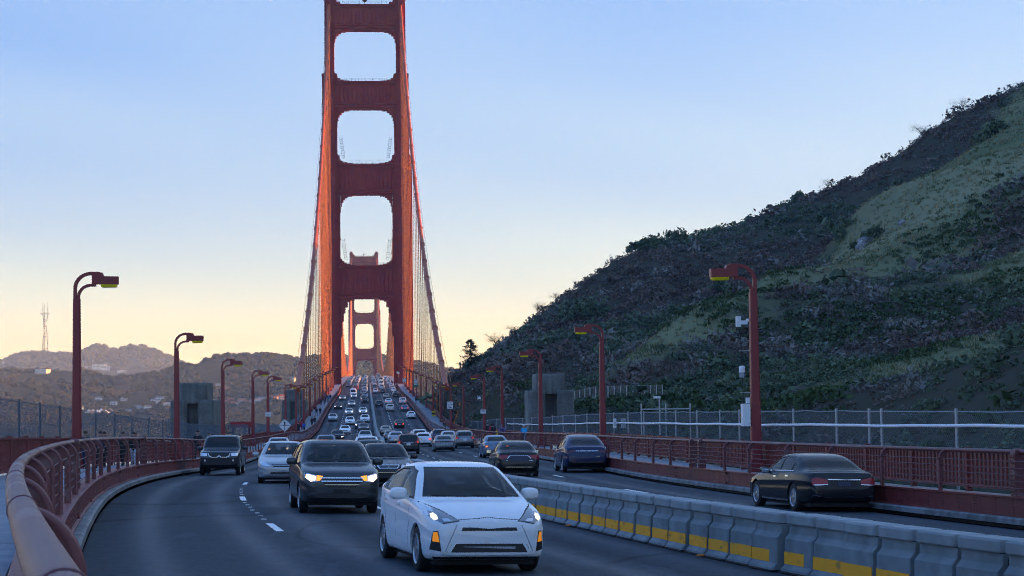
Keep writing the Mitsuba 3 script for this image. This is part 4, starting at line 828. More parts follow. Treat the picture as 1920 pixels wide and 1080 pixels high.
class Car:
    def __init__(s, L, W, H, wheels, wr, low, top, belt, plan, roofw, side, ws, rw, pillars=(), shut=(), clear=.0):
        s.L, s.W, s.H, s.wheels, s.wr, s.side, s.ws, s.rw, s.pillars, s.shut = L, W, H, wheels, wr, side, ws, rw, pillars, shut
        f = lambda a: PchipInterpolator(*np.array(a, float).T)
        s.low, s.top, s.belt, s.plan, s.roofw = map(f, (low, top, belt, plan, roofw)); s.cache = {}
    def ring(s, x, inset=0., floor=None, it=2):
        w = float(s.plan(x)) * s.W / 2 - inset; zl = float(s.low(x)) if floor is None else floor; zb, zt, u = float(s.belt(x)), float(s.top(x)) - inset, float(s.roofw(x)); zb = min(zb, zt - .01); hb = zb - zl
        p = np.array([(0, zl), (.8 * w, zl), (.93 * w, zl + .02), (.98 * w, zl + .16 * hb), (w, zl + .42 * hb), (.984 * w, zl + .6 * hb), (1.0 * w, zl + .745 * hb), (.99 * w, zl + .79 * hb), (.975 * w, zl + .93 * hb), (.962 * w, zb - .012), (.948 * w, zb + .004), ((.955 + u) / 2 * w + .01, zb + (zt - zb) * .5), (u * w, zt - .13 * (zt - zb) - .004), (u * w * .82, zt - .012), (u * w * .4, zt - .002), (0, zt)])
        return chaikin(p, it)
    def solid(s, x0=0., x1=None, inset=0., floor=None, n=70, it=2):
        x1 = s.L if x1 is None else x1; t = np.linspace(0, 1, n); e = .5 - .5 * np.cos(np.pi * t); xs = x0 + (x1 - x0) * (.55 * e + .45 * t)
        R_ = []
        for x in xs:
            h = s.ring(x, inset, floor, it); full = np.vstack([h, (h * [-1, 1])[-2:0:-1]]); R_.append(np.column_stack([np.full(len(full), x), full]))
        m = MB(); m.loft(np.array(R_)); v, f = m.get(); tm = trimesh.Trimesh(v, f, process=True); 
        if tm.volume < 0: tm.invert()
        return tm
def to_m3(tm): return m3.Manifold(m3.Mesh(np.ascontiguousarray(np.array(tm.vertices), np.float32), np.ascontiguousarray(np.array(tm.faces), np.uint32)))
def raycast(tri, pts, ax, sg):
    """for points in the plane across axis ax: the coordinate along ax of the first surface met coming from side sg (-1: from low values)"""
    o = [i for i in range(3) if i != ax]; A = tri[:, :, o]; lo, hi = pts.min(0) - 1e-6, pts.max(0) + 1e-6
    k = (A.max(1) >= lo).all(1) & (A.min(1) <= hi).all(1); A = A[k]; Z = tri[k][:, :, ax]; out = np.full(len(pts), np.nan)
    a, b, c = A[:, 0], A[:, 1], A[:, 2]; den = (b[:, 1] - c[:, 1]) * (a[:, 0] - c[:, 0]) + (c[:, 0] - b[:, 0]) * (a[:, 1] - c[:, 1]); ok = np.abs(den) > 1e-12; a, b, c, den, Z = a[ok], b[ok], c[ok], den[ok], Z[ok]
    for i0 in range(0, len(pts), 200):
        p = pts[i0:i0 + 200, None]; l0 = ((b[:, 1] - c[:, 1]) * (p[..., 0] - c[:, 0]) + (c[:, 0] - b[:, 0]) * (p[..., 1] - c[:, 1])) / den; l1 = ((c[:, 1] - a[:, 1]) * (p[..., 0] - c[:, 0]) + (a[:, 0] - c[:, 0]) * (p[..., 1] - c[:, 1])) / den; l2 = 1 - l0 - l1
        inn = (l0 >= -1e-6) & (l1 >= -1e-6) & (l2 >= -1e-6); z = l0 * Z[:, 0] + l1 * Z[:, 1] + l2 * Z[:, 2]; z = np.where(inn, z * -sg, np.inf); m_ = z.min(1); out[i0:i0 + 200] = np.where(np.isfinite(m_), m_ * -sg, np.nan)
    bad = np.isnan(out)
    if bad.any() and not bad.all():
        g_ = np.where(~bad)[0]; d = ((pts[bad][:, None] - pts[g_][None]) ** 2).sum(-1); out[bad] = out[g_[d.argmin(1)]]
    return out
VIEW = {'f': (0, -1), 'r': (0, 1), 'l': (1, -1), 's': (1, 1), 't': (2, 1)}
def decal(tri, poly, view, off=.006, size=.08, sheet=False):
    ax, sg = VIEW[view]; poly = poly if isinstance(poly, Polygon) else Polygon(poly); o = [i for i in range(3) if i != ax]
    v, f = trimesh.creation.triangulate_polygon(poly, engine='earcut'); v, f = trimesh.remesh.subdivide_to_size(np.column_stack([v, v[:, :1] * 0]), f, size); tm = trimesh.Trimesh(v, f); tm.merge_vertices(); v, f = np.array(tm.vertices)[:, :2], np.array(tm.faces)
    A2 = v[f]; ar = (A2[:, 1, 0] - A2[:, 0, 0]) * (A2[:, 2, 1] - A2[:, 0, 1]) - (A2[:, 1, 1] - A2[:, 0, 1]) * (A2[:, 2, 0] - A2[:, 0, 0]); ccw = (ax == 0 and sg > 0) or (ax == 1 and sg < 0) or (ax == 2 and sg > 0)
    bad = (ar < 0) == ccw; f[bad] = f[bad][:, ::-1]                      # every triangle faces outwards
    z = raycast(tri, v, ax, sg); q_ = np.empty((len(v), 3)); q_[:, o] = v; q_[:, ax] = z + sg * off
    if sheet: return q_, f
    e = np.sort(f[:, [0, 1, 1, 2, 2, 0]].reshape(-1, 2), axis=1); ue, cn = np.unique(e, axis=0, return_counts=True); be = ue[cn == 1]; q2 = q_.copy(); q2[:, ax] = z - sg * .012; n = len(v)
    return np.vstack([q_, q2]), np.vstack([f, np.column_stack([be[:, 0], be[:, 1], be[:, 1] + n]), np.column_stack([be[:, 0], be[:, 1] + n, be[:, 0] + n])])
def mir(p): return [(-a, b) for a, b in p]
def wheel_meshes(r, w, style, spokes=5):
    t = MB(); g = np.arange(28) * 2 * np.pi / 28; pr = [(-w / 2, r * .66), (-w / 2, r * .9), (-w * .4, r * .98), (-w * .2, r), (w * .2, r), (w * .4, r * .98), (w / 2, r * .9), (w / 2, r * .66)]
    t.loft(np.array([[(q_ * math.cos(a), y, q_ * math.sin(a)) for y, q_ in pr] for a in np.append(g, 0)]), close=False, cap=False)
    rim = MB(); pr = [(w / 2 - .005, r * .69), (w / 2 + .004, r * .66), (w / 2 - .012, r * .6), (w / 2 - .09, r * .58)]
    rim.loft(np.array([[(q_ * math.cos(a), y, q_ * math.sin(a)) for y, q_ in pr] for a in np.append(g, 0)]), close=False, cap=False)
    for i in range(spokes):
        a0 = i * 2 * np.pi / spokes
        for da in ((-.14, .14) if style == 'twin' else (0,)):
            a = a0 + da; c, s = math.cos(a), math.sin(a); hw = .035 if style == 'twin' else (.055 if style == 'five' else .025)
            rim.loft(np.array([[(c * q_ - s * k * hw * z_, y, s * q_ + c * k * hw * z_) for k, y in ((-1, w / 2 - .05), (-.8, w / 2 - .012 - (.0)), (.8, w / 2 - .012), (1, w / 2 - .05))] for q_, z_ in ((r * .1, 1.2), (r * .62, .8))]))
    rim.loft(np.array([[(q_ * math.cos(a), y, q_ * math.sin(a)) for a in g[::2]] for y, q_ in ((w / 2 - .06, r * .16), (w / 2 - .005, r * .14), (w / 2, r * .05))]))
    back = MB(); back.loft(np.array([[(q_ * math.cos(a), y, q_ * math.sin(a)) for a in g[::2]] for y, q_ in ((w / 2 - .11, r * .6), (w / 2 - .1, r * .3))]))
    return t.get(), rim.get(), back.get()
EMIT = {}
def lit(col, power):
    return {'type': 'area', 'radiance': {'type': 'rgb', 'value': [c * power for c in col]}}
def build_car(C, front, rear, side=(), rimstyle='five', roofrack=False, detail=True, glass_cut=True, mirrors=True, interior=True):
    """shapes of one kind of car, in its own frame: [(path, shape or (mesh, 'paint'))]"""
    out = []; full = C.solid(n=74 if detail else 34, it=2 if detail else 1); tri = full.vertices[full.faces].view(np.ndarray); W2 = C.W / 2
    body = to_m3(full)
    for x in C.wheels:
        for sg in (-1, 1):
            cyl = m3.Manifold.cylinder(.5, C.wr + .05, C.wr + .05, 28 if detail else 14).rotate([90, 0, 0]).translate([x, sg * (W2 - .02) + (.25 if True else 0), C.wr]); body = body - cyl
            if detail:
                m = MB(); g = np.linspace(-.35, np.pi + .35, 16); R_ = C.wr + .044; m.loft(np.array([[(x + R_ * math.cos(a), sg * (W2 - .26), C.wr + R_ * math.sin(a)), (x + R_ * math.cos(a), sg * (W2 - .045), C.wr + R_ * math.sin(a))] for a in g]), close=False, cap=False)
                out.append(('wheel_arch', shape(m.get(), 'm_rubber')))
    if glass_cut:
        xw = [p[0] for p in sum(C.side, [])]; x0, x1 = min(xw) - .25, max(xw) + .1
        cav = to_m3(C.solid(x0 - .25, min(x1 + .3, C.L - .25), .05, .42, 30)); mid = (x0 + x1) / 2
        body = body - cav; lin = to_m3(C.solid(x0 - .2, min(x1 + .25, C.L - .3), .056, .43, 30)) - to_m3(C.solid(x0 - .1, min(x1 + .15, C.L - .4), .075, .45, 30))
        for p in C.side:
            cs = m3.CrossSection([np.array(Polygon(p).exterior.coords)[:-1].tolist()], m3.FillRule.EvenOdd); pz = m3.Manifold.extrude(cs, 3.).rotate([90, 0, 0]).translate([0, 1.5, 0]); body = body - pz; lin = lin - pz
        for p, a, b in ((C.ws, -1., mid), (C.rw, mid, C.L + 1.)):
            cs = m3.CrossSection([[(y, z) for y, z in p]], m3.FillRule.EvenOdd); ex = m3.Manifold.extrude(cs, b - a); mm = ex.to_mesh(); v = mm.vert_properties[:, :3]
            pz = m3.Manifold(m3.Mesh(np.ascontiguousarray(np.column_stack([v[:, 2] + a, v[:, 0], v[:, 1]]), np.float32), np.ascontiguousarray(mm.tri_verts, np.uint32))); body = body - pz; lin = lin - pz
        mm = lin.to_mesh(); out.append(('cabin_lining', shape((mm.vert_properties[:, :3].astype(float), mm.tri_verts), 'm_inner')))
    mm = body.to_mesh(); out.insert(0, ('body', ((mm.vert_properties[:, :3].astype(float), mm.tri_verts), 'paint')))
    gl = 'm_pane' if glass_cut else 'm_dark_glass'; sh = glass_cut; off = -.012 if glass_cut else .006
    grow = lambda p: Polygon(p).buffer(.012 if glass_cut else 0, join_style='mitre')
    out.append(('windshield', shape(decal(tri, grow(C.ws), 'f', off, .12, sh), gl, True if sh else 30))); out.append(('rear_window', shape(decal(tri, grow(C.rw), 'r', off, .12, sh), gl, True if sh else 30)))
    for p in C.side:
        for vw in 'ls': out.append(('side_window', shape(decal(tri, grow(p), vw, off, .15, sh), gl, True if sh else 30)))
    if detail:
        for vw in 'ls':                                               # dark frame round the side glass, door gaps, handles
            g_ = unary_union([Polygon(p) for p in C.side]); band_ = unary_union([Polygon(p).buffer(.028, join_style='mitre') for p in C.side]).buffer(.02).buffer(-.02).difference(g_)
            m = MB()
            for p in getattr(band_, 'geoms', [band_]): m.add(*decal(tri, p, vw, .004, .12))
            out.append(('window_frame', shape(m.get(), 'm_trim', 30)))
            for ln in C.shut: out.append(('door_gap', shape(decal(tri, LineString(ln).buffer(.006, cap_style='flat'), vw, .001, .12), 'm_rubber')))
            for hx, hz in C.pillars: d_ = decal(tri, sbox(hx - .1, hz - .018, hx + .1, hz + .018), vw, .03, .1); out.append(('door_handle', shape(d_, 'm_chrome', 30) if len(side) else (d_, 'paint')))
        m = MB(); m.box([C.L / 2, 0, float(C.low(C.L / 2)) - .0], [C.L * .86, C.W * .8, .1]); out.append(('underbody', shape(m.get(), 'm_rubber')))
        for sg in (-1, 1):
            m = MB(); wz = float(C.belt(C.ws_x)) if hasattr(C, 'ws_x') else float(C.belt(min(p[0] for p in sum(C.side, [])) + .2)); mx = min(p[0] for p in sum(C.side, [])) + .22
            sp = trimesh.creation.icosphere(2, 1.); v = np.array(sp.vertices); v = np.sign(v) * np.abs(v) ** .7; v = v * [.085, .125, .085]; v[:, 0] = np.where(v[:, 0] > .03, .03, v[:, 0])
            c = [mx, sg * (W2 + .09), wz + .075]; m.add(v + c, sp.faces); m.box([mx + .0, sg * (W2 - .03), wz + .02], [.07, .18, .05]); out.append(('mirror', (m.get(), 'paint')))
            g_ = MB(); g_.box([mx + .034, sg * (W2 + .09), wz + .075], [.006, .19, .125]); out.append(('mirror__glass', shape(g_.get(), 'm_chrome')))
    for vw, lst in (('f', front), ('r', rear)):
        for e in lst:
            nm, poly, mat = e[:3]; kw = e[3] if len(e) > 3 else {}; both = kw.get('both', True); o_ = kw.get('off', .006)
            for p in ([poly, mir(poly)] if both else [poly]):
                d = shape(decal(tri, p, vw, o_, .07 if detail else .14), mat, 30) if mat != 'paint' else (decal(tri, p, vw, o_, .07), 'paint')
                if 'emit' in kw: d['emitter'] = lit(*kw['emit'])
                if 'flip' in kw: d['flip_normals'] = True
                out.append((nm, d))
    for nm, poly, mat, o_ in side:
        for vw in 'ls': out.append((nm, shape(decal(tri, poly, vw, o_, .15), mat, 30)))
    ww = .2; ty, rm, bk = wheel_meshes(C.wr, ww, rimstyle) 
    tys, rms, bks = shape(ty, 'm_rubber', 40), shape(rm, 'm_alloy', 40), shape(bk, 'm_trim')
    for x in C.wheels:
        for sg in (1, -1):
            M = mat4(np.diag([1, sg, 1]) if sg > 0 else np.diag([-1, -1, 1.]), [x, sg * (W2 - ww / 2 - .025), C.wr])
            out.append(('wheel', moved(tys, M)))
            if detail: out.append(('wheel__rim', moved(rms, M))); out.append(('wheel__disc', moved(bks, M)))
            else: out.append(('wheel__rim', moved(bks, M)))
    if roofrack:
        for sg in (-1, 1):
            y = sg * C.W * .5 * float(C.roofw(C.L * .6)) * .86; xs = np.linspace(roofrack[0], roofrack[1], 9); z = np.array([float(C.top(x)) for x in xs]) + .05; z[[0, -1]] -= .05; m = MB(); m.tube(np.stack([xs, xs * 0 + y, z], 1), .018, 6); out.append(('roof_rail', shape(m.get(), 'm_trim', 40)))
    if detail and interior and glass_cut:
        xs = [p[0] for p in sum(C.side, [])]; cx0 = min(xs) + .55; H = C.H
        def seat(x, y, w):
            m = MB(); R_ = []
            for z, q_, dx in ((.5, .95, 0), (.75, 1., .05), (H * .66, .9, .14), (H * .7, .7, .16)): R_.append([(x + dx - .06, y - w * q_, z), (x + dx - .09, y, z), (x + dx - .06, y + w * q_, z), (x + dx + .07, y + w * q_, z), (x + dx + .09, y, z), (x + dx + .07, y - w * q_, z)])
            m.loft(np.array(R_)); m.box([x - .25, y, .5], [.5, w * 1.9, .14]); m.mesh(trimesh.creation.icosphere(2, 1.).apply_scale([.06, .14, .1]).apply_translation([x + .17, y, H * .75])); m.tube([(x + .16, y, H * .68), (x + .17, y, H * .75)], .02, 5); return m.get()
        for y in (-.36, .36): out.append(('seat', shape(seat(cx0 + .55, y, .25), 'm_seat', 40)))
        out.append(('rear_bench', shape(seat(min(cx0 + 1.4, max(xs) - .25), 0, .6), 'm_seat', 40)))
        m = MB(); m.loft(np.array([[(cx0 - .95, y, float(C.belt(cx0 - .5)) - .05), (cx0 - .35, y, float(C.belt(cx0 - .3)) - .06), (cx0 - .3, y, float(C.belt(cx0)) - .22), (cx0 - .5, y, .5), (cx0 - .95, y, .5)] for y in (-W2 * .84, W2 * .84)])); out.append(('dashboard', shape(m.get(), 'm_inner')))
        m = MB(); g = np.linspace(0, 2 * np.pi, 21); c = np.array([cx0 - .12, .36, float(C.belt(cx0)) - .08]); m.tube(c + np.stack([np.cos(g) * .07, np.sin(g) * .18, np.cos(g) * .16], 1), .015, 6); m.tube([c, c + [-.25, 0, -.1]], .025, 5); out.append(('steering_wheel', shape(m.get(), 'm_inner', 50)))
        m = MB(); m.box([float(np.interp(C.H * .83, [float(C.top(x)) for x in np.linspace(C.L * .2, C.L * .5, 30)], np.linspace(C.L * .2, C.L * .5, 30))) + .14, 0, C.H * .84], [.03, .22, .06]); out.append(('inner_mirror', shape(m.get(), 'm_inner')))
    return out
HDR = {'n': 0}
def place_car(parts, paint, label, Y, o, toward, front=None, turn=0., group=None, key='car', cat='car', z=0.):
    """front: which end stands at (Y, o): the end nearest the camera"""
    t = thing(key, label, cat, group); last = {}
    M = frame(Y, o, z, turn if toward else math.pi + turn); L_ = parts['L']
    if not toward: M = M @ T().translate([-L_, 0, 0])
    for nm, d in parts['list']:
        if isinstance(d, tuple):
            cache = parts['cache'].setdefault((nm, id(d[0][0])), {}); kk = paint
            if kk not in cache: cache[kk] = shape(d[0], 'm_paint_' + paint, 32)
            d = cache[kk]
        A = M @ d['to_world'] if 'to_world' in d else M
        if '__' in nm: a, b = nm.split('__'); part(last[a], b, moved(d, A))
        else: last[nm] = part(t, nm, moved(d, A))
    return t, M
def kind(C, *a, **k): return {'L': C.L, 'list': build_car(C, *a, **k), 'cache': {}, 'C': C}
# ---- body shapes (x from the front bumper backwards)
HATCH = Car(4.0, 1.7, 1.445, (.80, 3.34), .3, [(0, .27), (.12, .2), (.6, .17), (3.4, .17), (3.85, .24), (4, .36)], [(0, .62), (.035, .70), (.12, .755), (.35, .835), (.75, .925), (1.0, .965), (1.35, 1.155), (1.75, 1.335), (2.1, 1.425), (2.45, 1.445), (3.0, 1.41), (3.4, 1.335), (3.62, 1.22), (3.85, 1.02), (3.95, .85), (4, .66)],
    [(0, .58), (.1, .67), (.4, .78), (1.0, .9), (2, .97), (3, 1.04), (3.6, 1.08), (3.88, .86), (4, .6)], [(0, .66), (.03, .76), (.1, .86), (.28, .945), (.6, .988), (1.2, 1), (3, 1), (3.6, .96), (3.9, .88), (4, .78)], [(0, .78), (.3, .8), (1.0, .82), (1.5, .76), (2.2, .72), (3.2, .7), (3.7, .72), (4, .76)],
    [[(1.3, .985), (1.86, 1.295), (2.2, 1.355), (2.2, 1.0)], [(2.28, 1.015), (2.28, 1.35), (2.9, 1.335), (3.25, 1.23), (3.2, 1.06)], [(3.28, 1.065), (3.32, 1.215), (3.48, 1.13), (3.44, 1.08)]], [(-.69, .985), (.69, .985), (.64, 1.1), (.51, 1.375), (-.51, 1.375), (-.64, 1.1)], [(-.58, 1.08), (.58, 1.08), (.5, 1.31), (-.5, 1.31)],
    [(2.05, .86), (3.05, .9)], [[(1.28, .98), (1.3, .45), (1.4, .2)], [(2.24, 1.0), (2.24, .2)], [(3.2, 1.05), (3.12, .75), (2.95, .5)], [(1.4, .2), (2.9, .2)]])
SUV = Car(4.53, 1.82, 1.65, (.92, 3.54), .345, [(0, .36), (.12, .27), (.6, .24), (3.9, .24), (4.3, .3), (4.53, .42)], [(0, .72), (.03, .84), (.12, .93), (.4, 1.01), (.8, 1.08), (1.15, 1.13), (1.5, 1.34), (1.85, 1.54), (2.2, 1.635), (2.6, 1.65), (3.5, 1.63), (4.05, 1.57), (4.25, 1.42), (4.45, 1.1), (4.5, .95), (4.53, .75)],
    [(0, .7), (.1, .83), (.4, .93), (1.1, 1.04), (2, 1.09), (3.2, 1.14), (4.1, 1.18), (4.42, 1.0), (4.53, .7)], [(0, .7), (.03, .8), (.1, .88), (.3, .955), (.6, .99), (1.2, 1), (3.6, 1), (4.2, .97), (4.45, .91), (4.53, .82)], [(0, .8), (.3, .83), (1.15, .84), (1.6, .79), (2.3, .76), (3.6, .74), (4.2, .76), (4.53, .8)],
    [[(1.5, 1.11), (1.98, 1.47), (2.38, 1.54), (2.38, 1.125)], [(2.46, 1.13), (2.46, 1.545), (3.3, 1.53), (3.36, 1.17)], [(3.45, 1.18), (3.42, 1.52), (3.85, 1.45), (4.02, 1.26)]], [(-.7, 1.15), (.7, 1.15), (.67, 1.24), (.54, 1.56), (-.54, 1.56), (-.67, 1.24)], [(-.64, 1.16), (.64, 1.16), (.54, 1.5), (-.54, 1.5)],
    [(2.2, .98), (3.2, 1.02)], [[(1.45, 1.06), (1.48, .6), (1.55, .3)], [(2.42, 1.11), (2.42, .3)], [(3.4, 1.16), (3.3, .8), (3.1, .55)], [(1.55, .3), (3.05, .3)]])
BOXY = Car(4.6, 1.78, 1.74, (.85, 3.57), .38, [(0, .45), (.12, .36), (.6, .34), (4.0, .34), (4.4, .38), (4.6, .48)], [(0, .8), (.03, .95), (.1, 1.02), (.4, 1.07), (1.2, 1.13), (1.35, 1.17), (1.65, 1.42), (1.95, 1.66), (2.3, 1.735), (3.3, 1.74), (4.3, 1.7), (4.45, 1.55), (4.55, 1.15), (4.57, 1.0), (4.6, .75)],
    [(0, .76), (.1, .92), (.4, 1.0), (1.2, 1.06), (2, 1.1), (3.4, 1.12), (4.3, 1.14), (4.52, .98), (4.6, .72)], [(0, .8), (.03, .87), (.1, .92), (.3, .965), (.6, .99), (1.2, 1), (4, 1), (4.4, .97), (4.6, .9)], [(0, .86), (.3, .87), (1.3, .87), (1.7, .83), (2.3, .81), (4.2, .8), (4.6, .85)],
    [[(1.62, 1.13), (1.98, 1.55), (2.45, 1.62), (2.45, 1.14)], [(2.53, 1.14), (2.53, 1.625), (3.35, 1.62), (3.35, 1.15)], [(3.45, 1.15), (3.45, 1.615), (4.2, 1.56), (4.28, 1.2)]], [(-.72, 1.19), (.72, 1.19), (.6, 1.65), (-.6, 1.65)], [(-.66, 1.16), (.66, 1.16), (.58, 1.6), (-.58, 1.6)],
    [(2.25, 1.0), (3.15, 1.01)], [[(1.58, 1.1), (1.6, .45)], [(2.49, 1.12), (2.49, .45)], [(3.4, 1.13), (3.25, .8)]])
def sedan(L, W, H, wr=.325, cabin=1.0, deck=1.0, fl=.3, nose=.0):
    s = L / 4.85; h = H / 1.47; X = lambda a: [(x * s, z * (h if z > .45 else 1)) for x, z in a]
    return Car(L, W, H, (.93 * s, 3.73 * s), wr, [(0, .3), (.12, .21), (.6, .18), (4.1 * s, .19), (4.6 * s, .26), (L, .38)], X([(0, .58), (.035, .69), (.14, .75), (.5, .83 + nose), (1.0, .92), (1.35, .97), (1.75, 1.17), (2.1, 1.35), (2.45, 1.455), (2.8, 1.47), (3.3, 1.43), (3.7, 1.31), (4.1, 1.1), (4.3, 1.045), (4.7, 1.02), (4.8, .96), (4.83, .8), (4.85, .62)]),
        X([(0, .56), (.1, .66), (.5, .77), (1.3, .9), (2.2, .94), (3.4, .98), (4.1, .99), (4.6, .95), (4.8, .84), (4.85, .6)]), [(0, .64), (.03, .74), (.1, .84), (.3, .93), (.7, .985), (1.3 * s, 1), (3.6 * s, 1), (4.3 * s, .965), (4.7 * s, .9), (4.82 * s, .82), (L, .74)], [(0, .78), (.3, .82), (1.3 * s, .84), (1.8 * s, .77), (2.5 * s, .715), (3.3 * s, .7), (3.9 * s, .75), (4.3 * s, .84), (L, .82)],
        [X([(1.72, .965), (2.24, 1.32), (2.6, 1.375), (2.6, .975)]), X([(2.67, .975), (2.67, 1.38), (3.25, 1.345), (3.42, 1.26), (3.4, 1.0)]), X([(3.47, 1.005), (3.5, 1.22), (3.78, 1.07), (3.74, 1.01)])], X([(-.67, 1.0), (.67, 1.0), (.62, 1.09), (.5, 1.395), (-.5, 1.395), (-.62, 1.09)]), X([(-.64, 1.07), (.64, 1.07), (.58, 1.14), (.47, 1.365), (-.47, 1.365), (-.58, 1.14)]),
        X([(2.45, .86), (3.35, .89)]), [X([(1.66, .93), (1.66, .5)]) + [(1.75 * s, .22)], X([(2.63, .96), (2.63, .5)]) + [(2.63 * s, .22)], X([(3.42, .98), (3.35, .7)]), [(1.75 * s, .22), (3.2 * s, .22)]])
SED_A, SED_B, SED_C, SED_D = sedan(4.8, 1.8, 1.49), sedan(4.82, 1.82, 1.45), sedan(4.87, 1.86, 1.41, .335), sedan(4.85, 1.82, 1.47)
XOVER = Car(5.03, 2.0, 1.68, (.95, 3.92), .37, [(0, .34), (.12, .25), (.6, .21), (4.2, .22), (4.75, .3), (5.03, .44)], [(0, .7), (.04, .82), (.15, .9), (.5, .98), (1.0, 1.07), (1.4, 1.2), (1.8, 1.43), (2.2, 1.6), (2.6, 1.67), (3.0, 1.68), (3.6, 1.62), (4.1, 1.48), (4.5, 1.28), (4.75, 1.17), (4.9, 1.13), (4.96, 1.02), (5.0, .9), (5.03, .75)],
    [(0, .66), (.1, .8), (.5, .9), (1.3, 1.0), (2.3, 1.06), (3.5, 1.12), (4.3, 1.14), (4.8, 1.05), (4.97, .92), (5.03, .7)], [(0, .66), (.03, .76), (.1, .86), (.3, .94), (.7, .985), (1.3, 1), (3.9, 1), (4.5, .965), (4.85, .9), (4.98, .84), (5.03, .78)], [(0, .78), (.4, .82), (1.3, .83), (1.9, .76), (2.6, .7), (3.5, .68), (4.2, .72), (4.7, .8), (5.03, .82)],
    [[(1.8, 1.1), (2.25, 1.47), (2.7, 1.56), (2.7, 1.11)], [(2.78, 1.11), (2.78, 1.565), (3.4, 1.52), (3.68, 1.42), (3.62, 1.16)], [(3.7, 1.17), (3.76, 1.4), (4.12, 1.24), (4.08, 1.19)]], [(-.74, 1.12), (.74, 1.12), (.55, 1.58), (-.55, 1.58)], [(-.68, 1.22), (.68, 1.22), (.6, 1.36), (.5, 1.56), (-.5, 1.56), (-.6, 1.36)],
    [(2.5, .98), (3.5, 1.02)], [[(1.72, 1.07), (1.75, .3)], [(2.74, 1.1), (2.74, .3)], [(3.64, 1.13), (3.5, .7)], [(1.75, .26), (3.4, .26)]])
# ---- fronts and backs
RED = dict(emit=((1., .05, .03), .15)); WARM = dict(emit=((1., .78, .58), .22), off=.014); AMB = dict(emit=((1., .34, .02), .16), off=.014)
plate = lambda z, e=.0: ('licence_plate', [(-.16, z), (.16, z), (.16, z + .15), (-.16, z + .15)], 'm_plate', dict(both=False, off=.014))
F_HATCH = [('headlight', [(.775, .93), (.80, .76), (.62, .675), (.40, .705), (.58, .83)], 'm_lamp_dark'), ('headlight__bulb', [(.74, .79), (.745, .745), (.71, .715), (.67, .73), (.67, .775), (.7, .805)], 'm_white', WARM), ('headlight__reflector', [(.62, .74), (.60, .70), (.5, .705), (.54, .74)], 'm_chrome', dict(off=.01)), ('headlight__reflector', [(.755, .89), (.765, .83), (.68, .82), (.7, .86)], 'm_chrome', dict(off=.01)),
    ('headlight__rim', [(.775, .935), (.58, .838), (.39, .705), (.62, .667), (.625, .68), (.41, .71), (.585, .826), (.77, .92)], 'm_trim', dict(off=.008)),
    ('upper_grille', [(-.38, .58), (.38, .58), (.36, .625), (.2, .622), (0, .605), (-.2, .622), (-.36, .625)], 'm_trim', dict(both=False)), ('lower_grille', [(-.52, .3), (.52, .3), (.45, .41), (-.45, .41)], 'm_trim', dict(both=False)),
    ('grille_bar', [(-.35, .34), (.35, .37), (.35, .375), (-.35, .375)], 'm_grey', dict(both=False, off=.012)), ('fog_lamp_bezel', [(.64, .31), (.77, .33), (.74, .57), (.68, .58)], 'm_trim'), ('indicator', [(.665, .43), (.745, .44), (.735, .56), (.69, .565)], 'm_amber_lens', dict(off=.012, emit=((1., .33, .03), .05))),
    ('bumper_gap', [(.5, .41), (.56, .3), (.565, .3), (.505, .41)], 'm_trim', dict(off=.002)), ('hood_gap', [(-.42, .715), (-.12, .735), (0, .75), (.12, .735), (.42, .715), (.42, .724), (.12, .743), (0, .758), (-.12, .743), (-.42, .724)], 'm_trim', dict(both=False, off=.002)), ('bumper_crease', [(.43, .66), (.445, .66), (.615, .275), (.6, .275)], 'm_grey', dict(off=.002)), ('chin', [(-.7, .2), (.7, .2), (.74, .235), (-.74, .235)], 'm_trim', dict(both=False, off=.012))]  # bumper creases are flat grey strips, their shade painted on
R_HATCH = [('taillight', [(.66, .72), (.74, .72), (.72, 1.0), (.62, 1.02)], 'm_red_lens', dict(off=.012)), plate(.62)]
WIPER = lambda z0, z1: [('wiper', [(-.5, z0), (-.02, z0 + .015), (-.02, z0 + .028), (-.5, z0 + .018)], 'm_rubber', dict(both=False, off=.02)), ('wiper', [(.05, z0), (.55, z0 + .015), (.55, z0 + .03), (.05, z0 + .016)], 'm_rubber', dict(both=False, off=.02))]
F_SUV = [('headlight', [(.82, .93), (.83, .82), (.7, .72), (.5, .74), (.42, .84), (.6, .87)], 'm_lamp_clear'), ('headlight__bulb', [(.79, .89), (.805, .81), (.7, .73), (.6, .75), (.58, .84), (.66, .87)], 'm_white', dict(emit=((1., .62, .32), .3), off=.014)), ('indicator', [(.575, .75), (.5, .745), (.45, .80), (.42, .85), (.56, .87), (.565, .81)], 'm_amber_lens', AMB),
    ('grille', [(-.5, .82), (.5, .82), (.42, .7), (.3, .6), (-.3, .6), (-.42, .7)], 'm_trim', dict(both=False)), ('grille_bar', [(-.5, .80), (.5, .80), (.49, .825), (-.49, .825)], 'm_chrome', dict(both=False, off=.016)), ('grille_bar', [(-.46, .725), (.46, .725), (.47, .75), (-.47, .75)], 'm_chrome', dict(both=False, off=.016)), ('grille_bar', [(-.36, .65), (.36, .65), (.4, .675), (-.4, .675)], 'm_chrome', dict(both=False, off=.016)),
    ('lower_bumper', [(-.8, .3), (.8, .3), (.82, .4), (.5, .46), (-.5, .46), (-.82, .4)], 'm_trim', dict(both=False)), ('fog_lamp_bezel', [(.55, .5), (.78, .48), (.78, .58), (.62, .58)], 'm_trim'), ('plate_holder', [(-.18, .47), (.18, .47), (.18, .56), (-.18, .56)], 'm_black', dict(both=False, off=.02))]
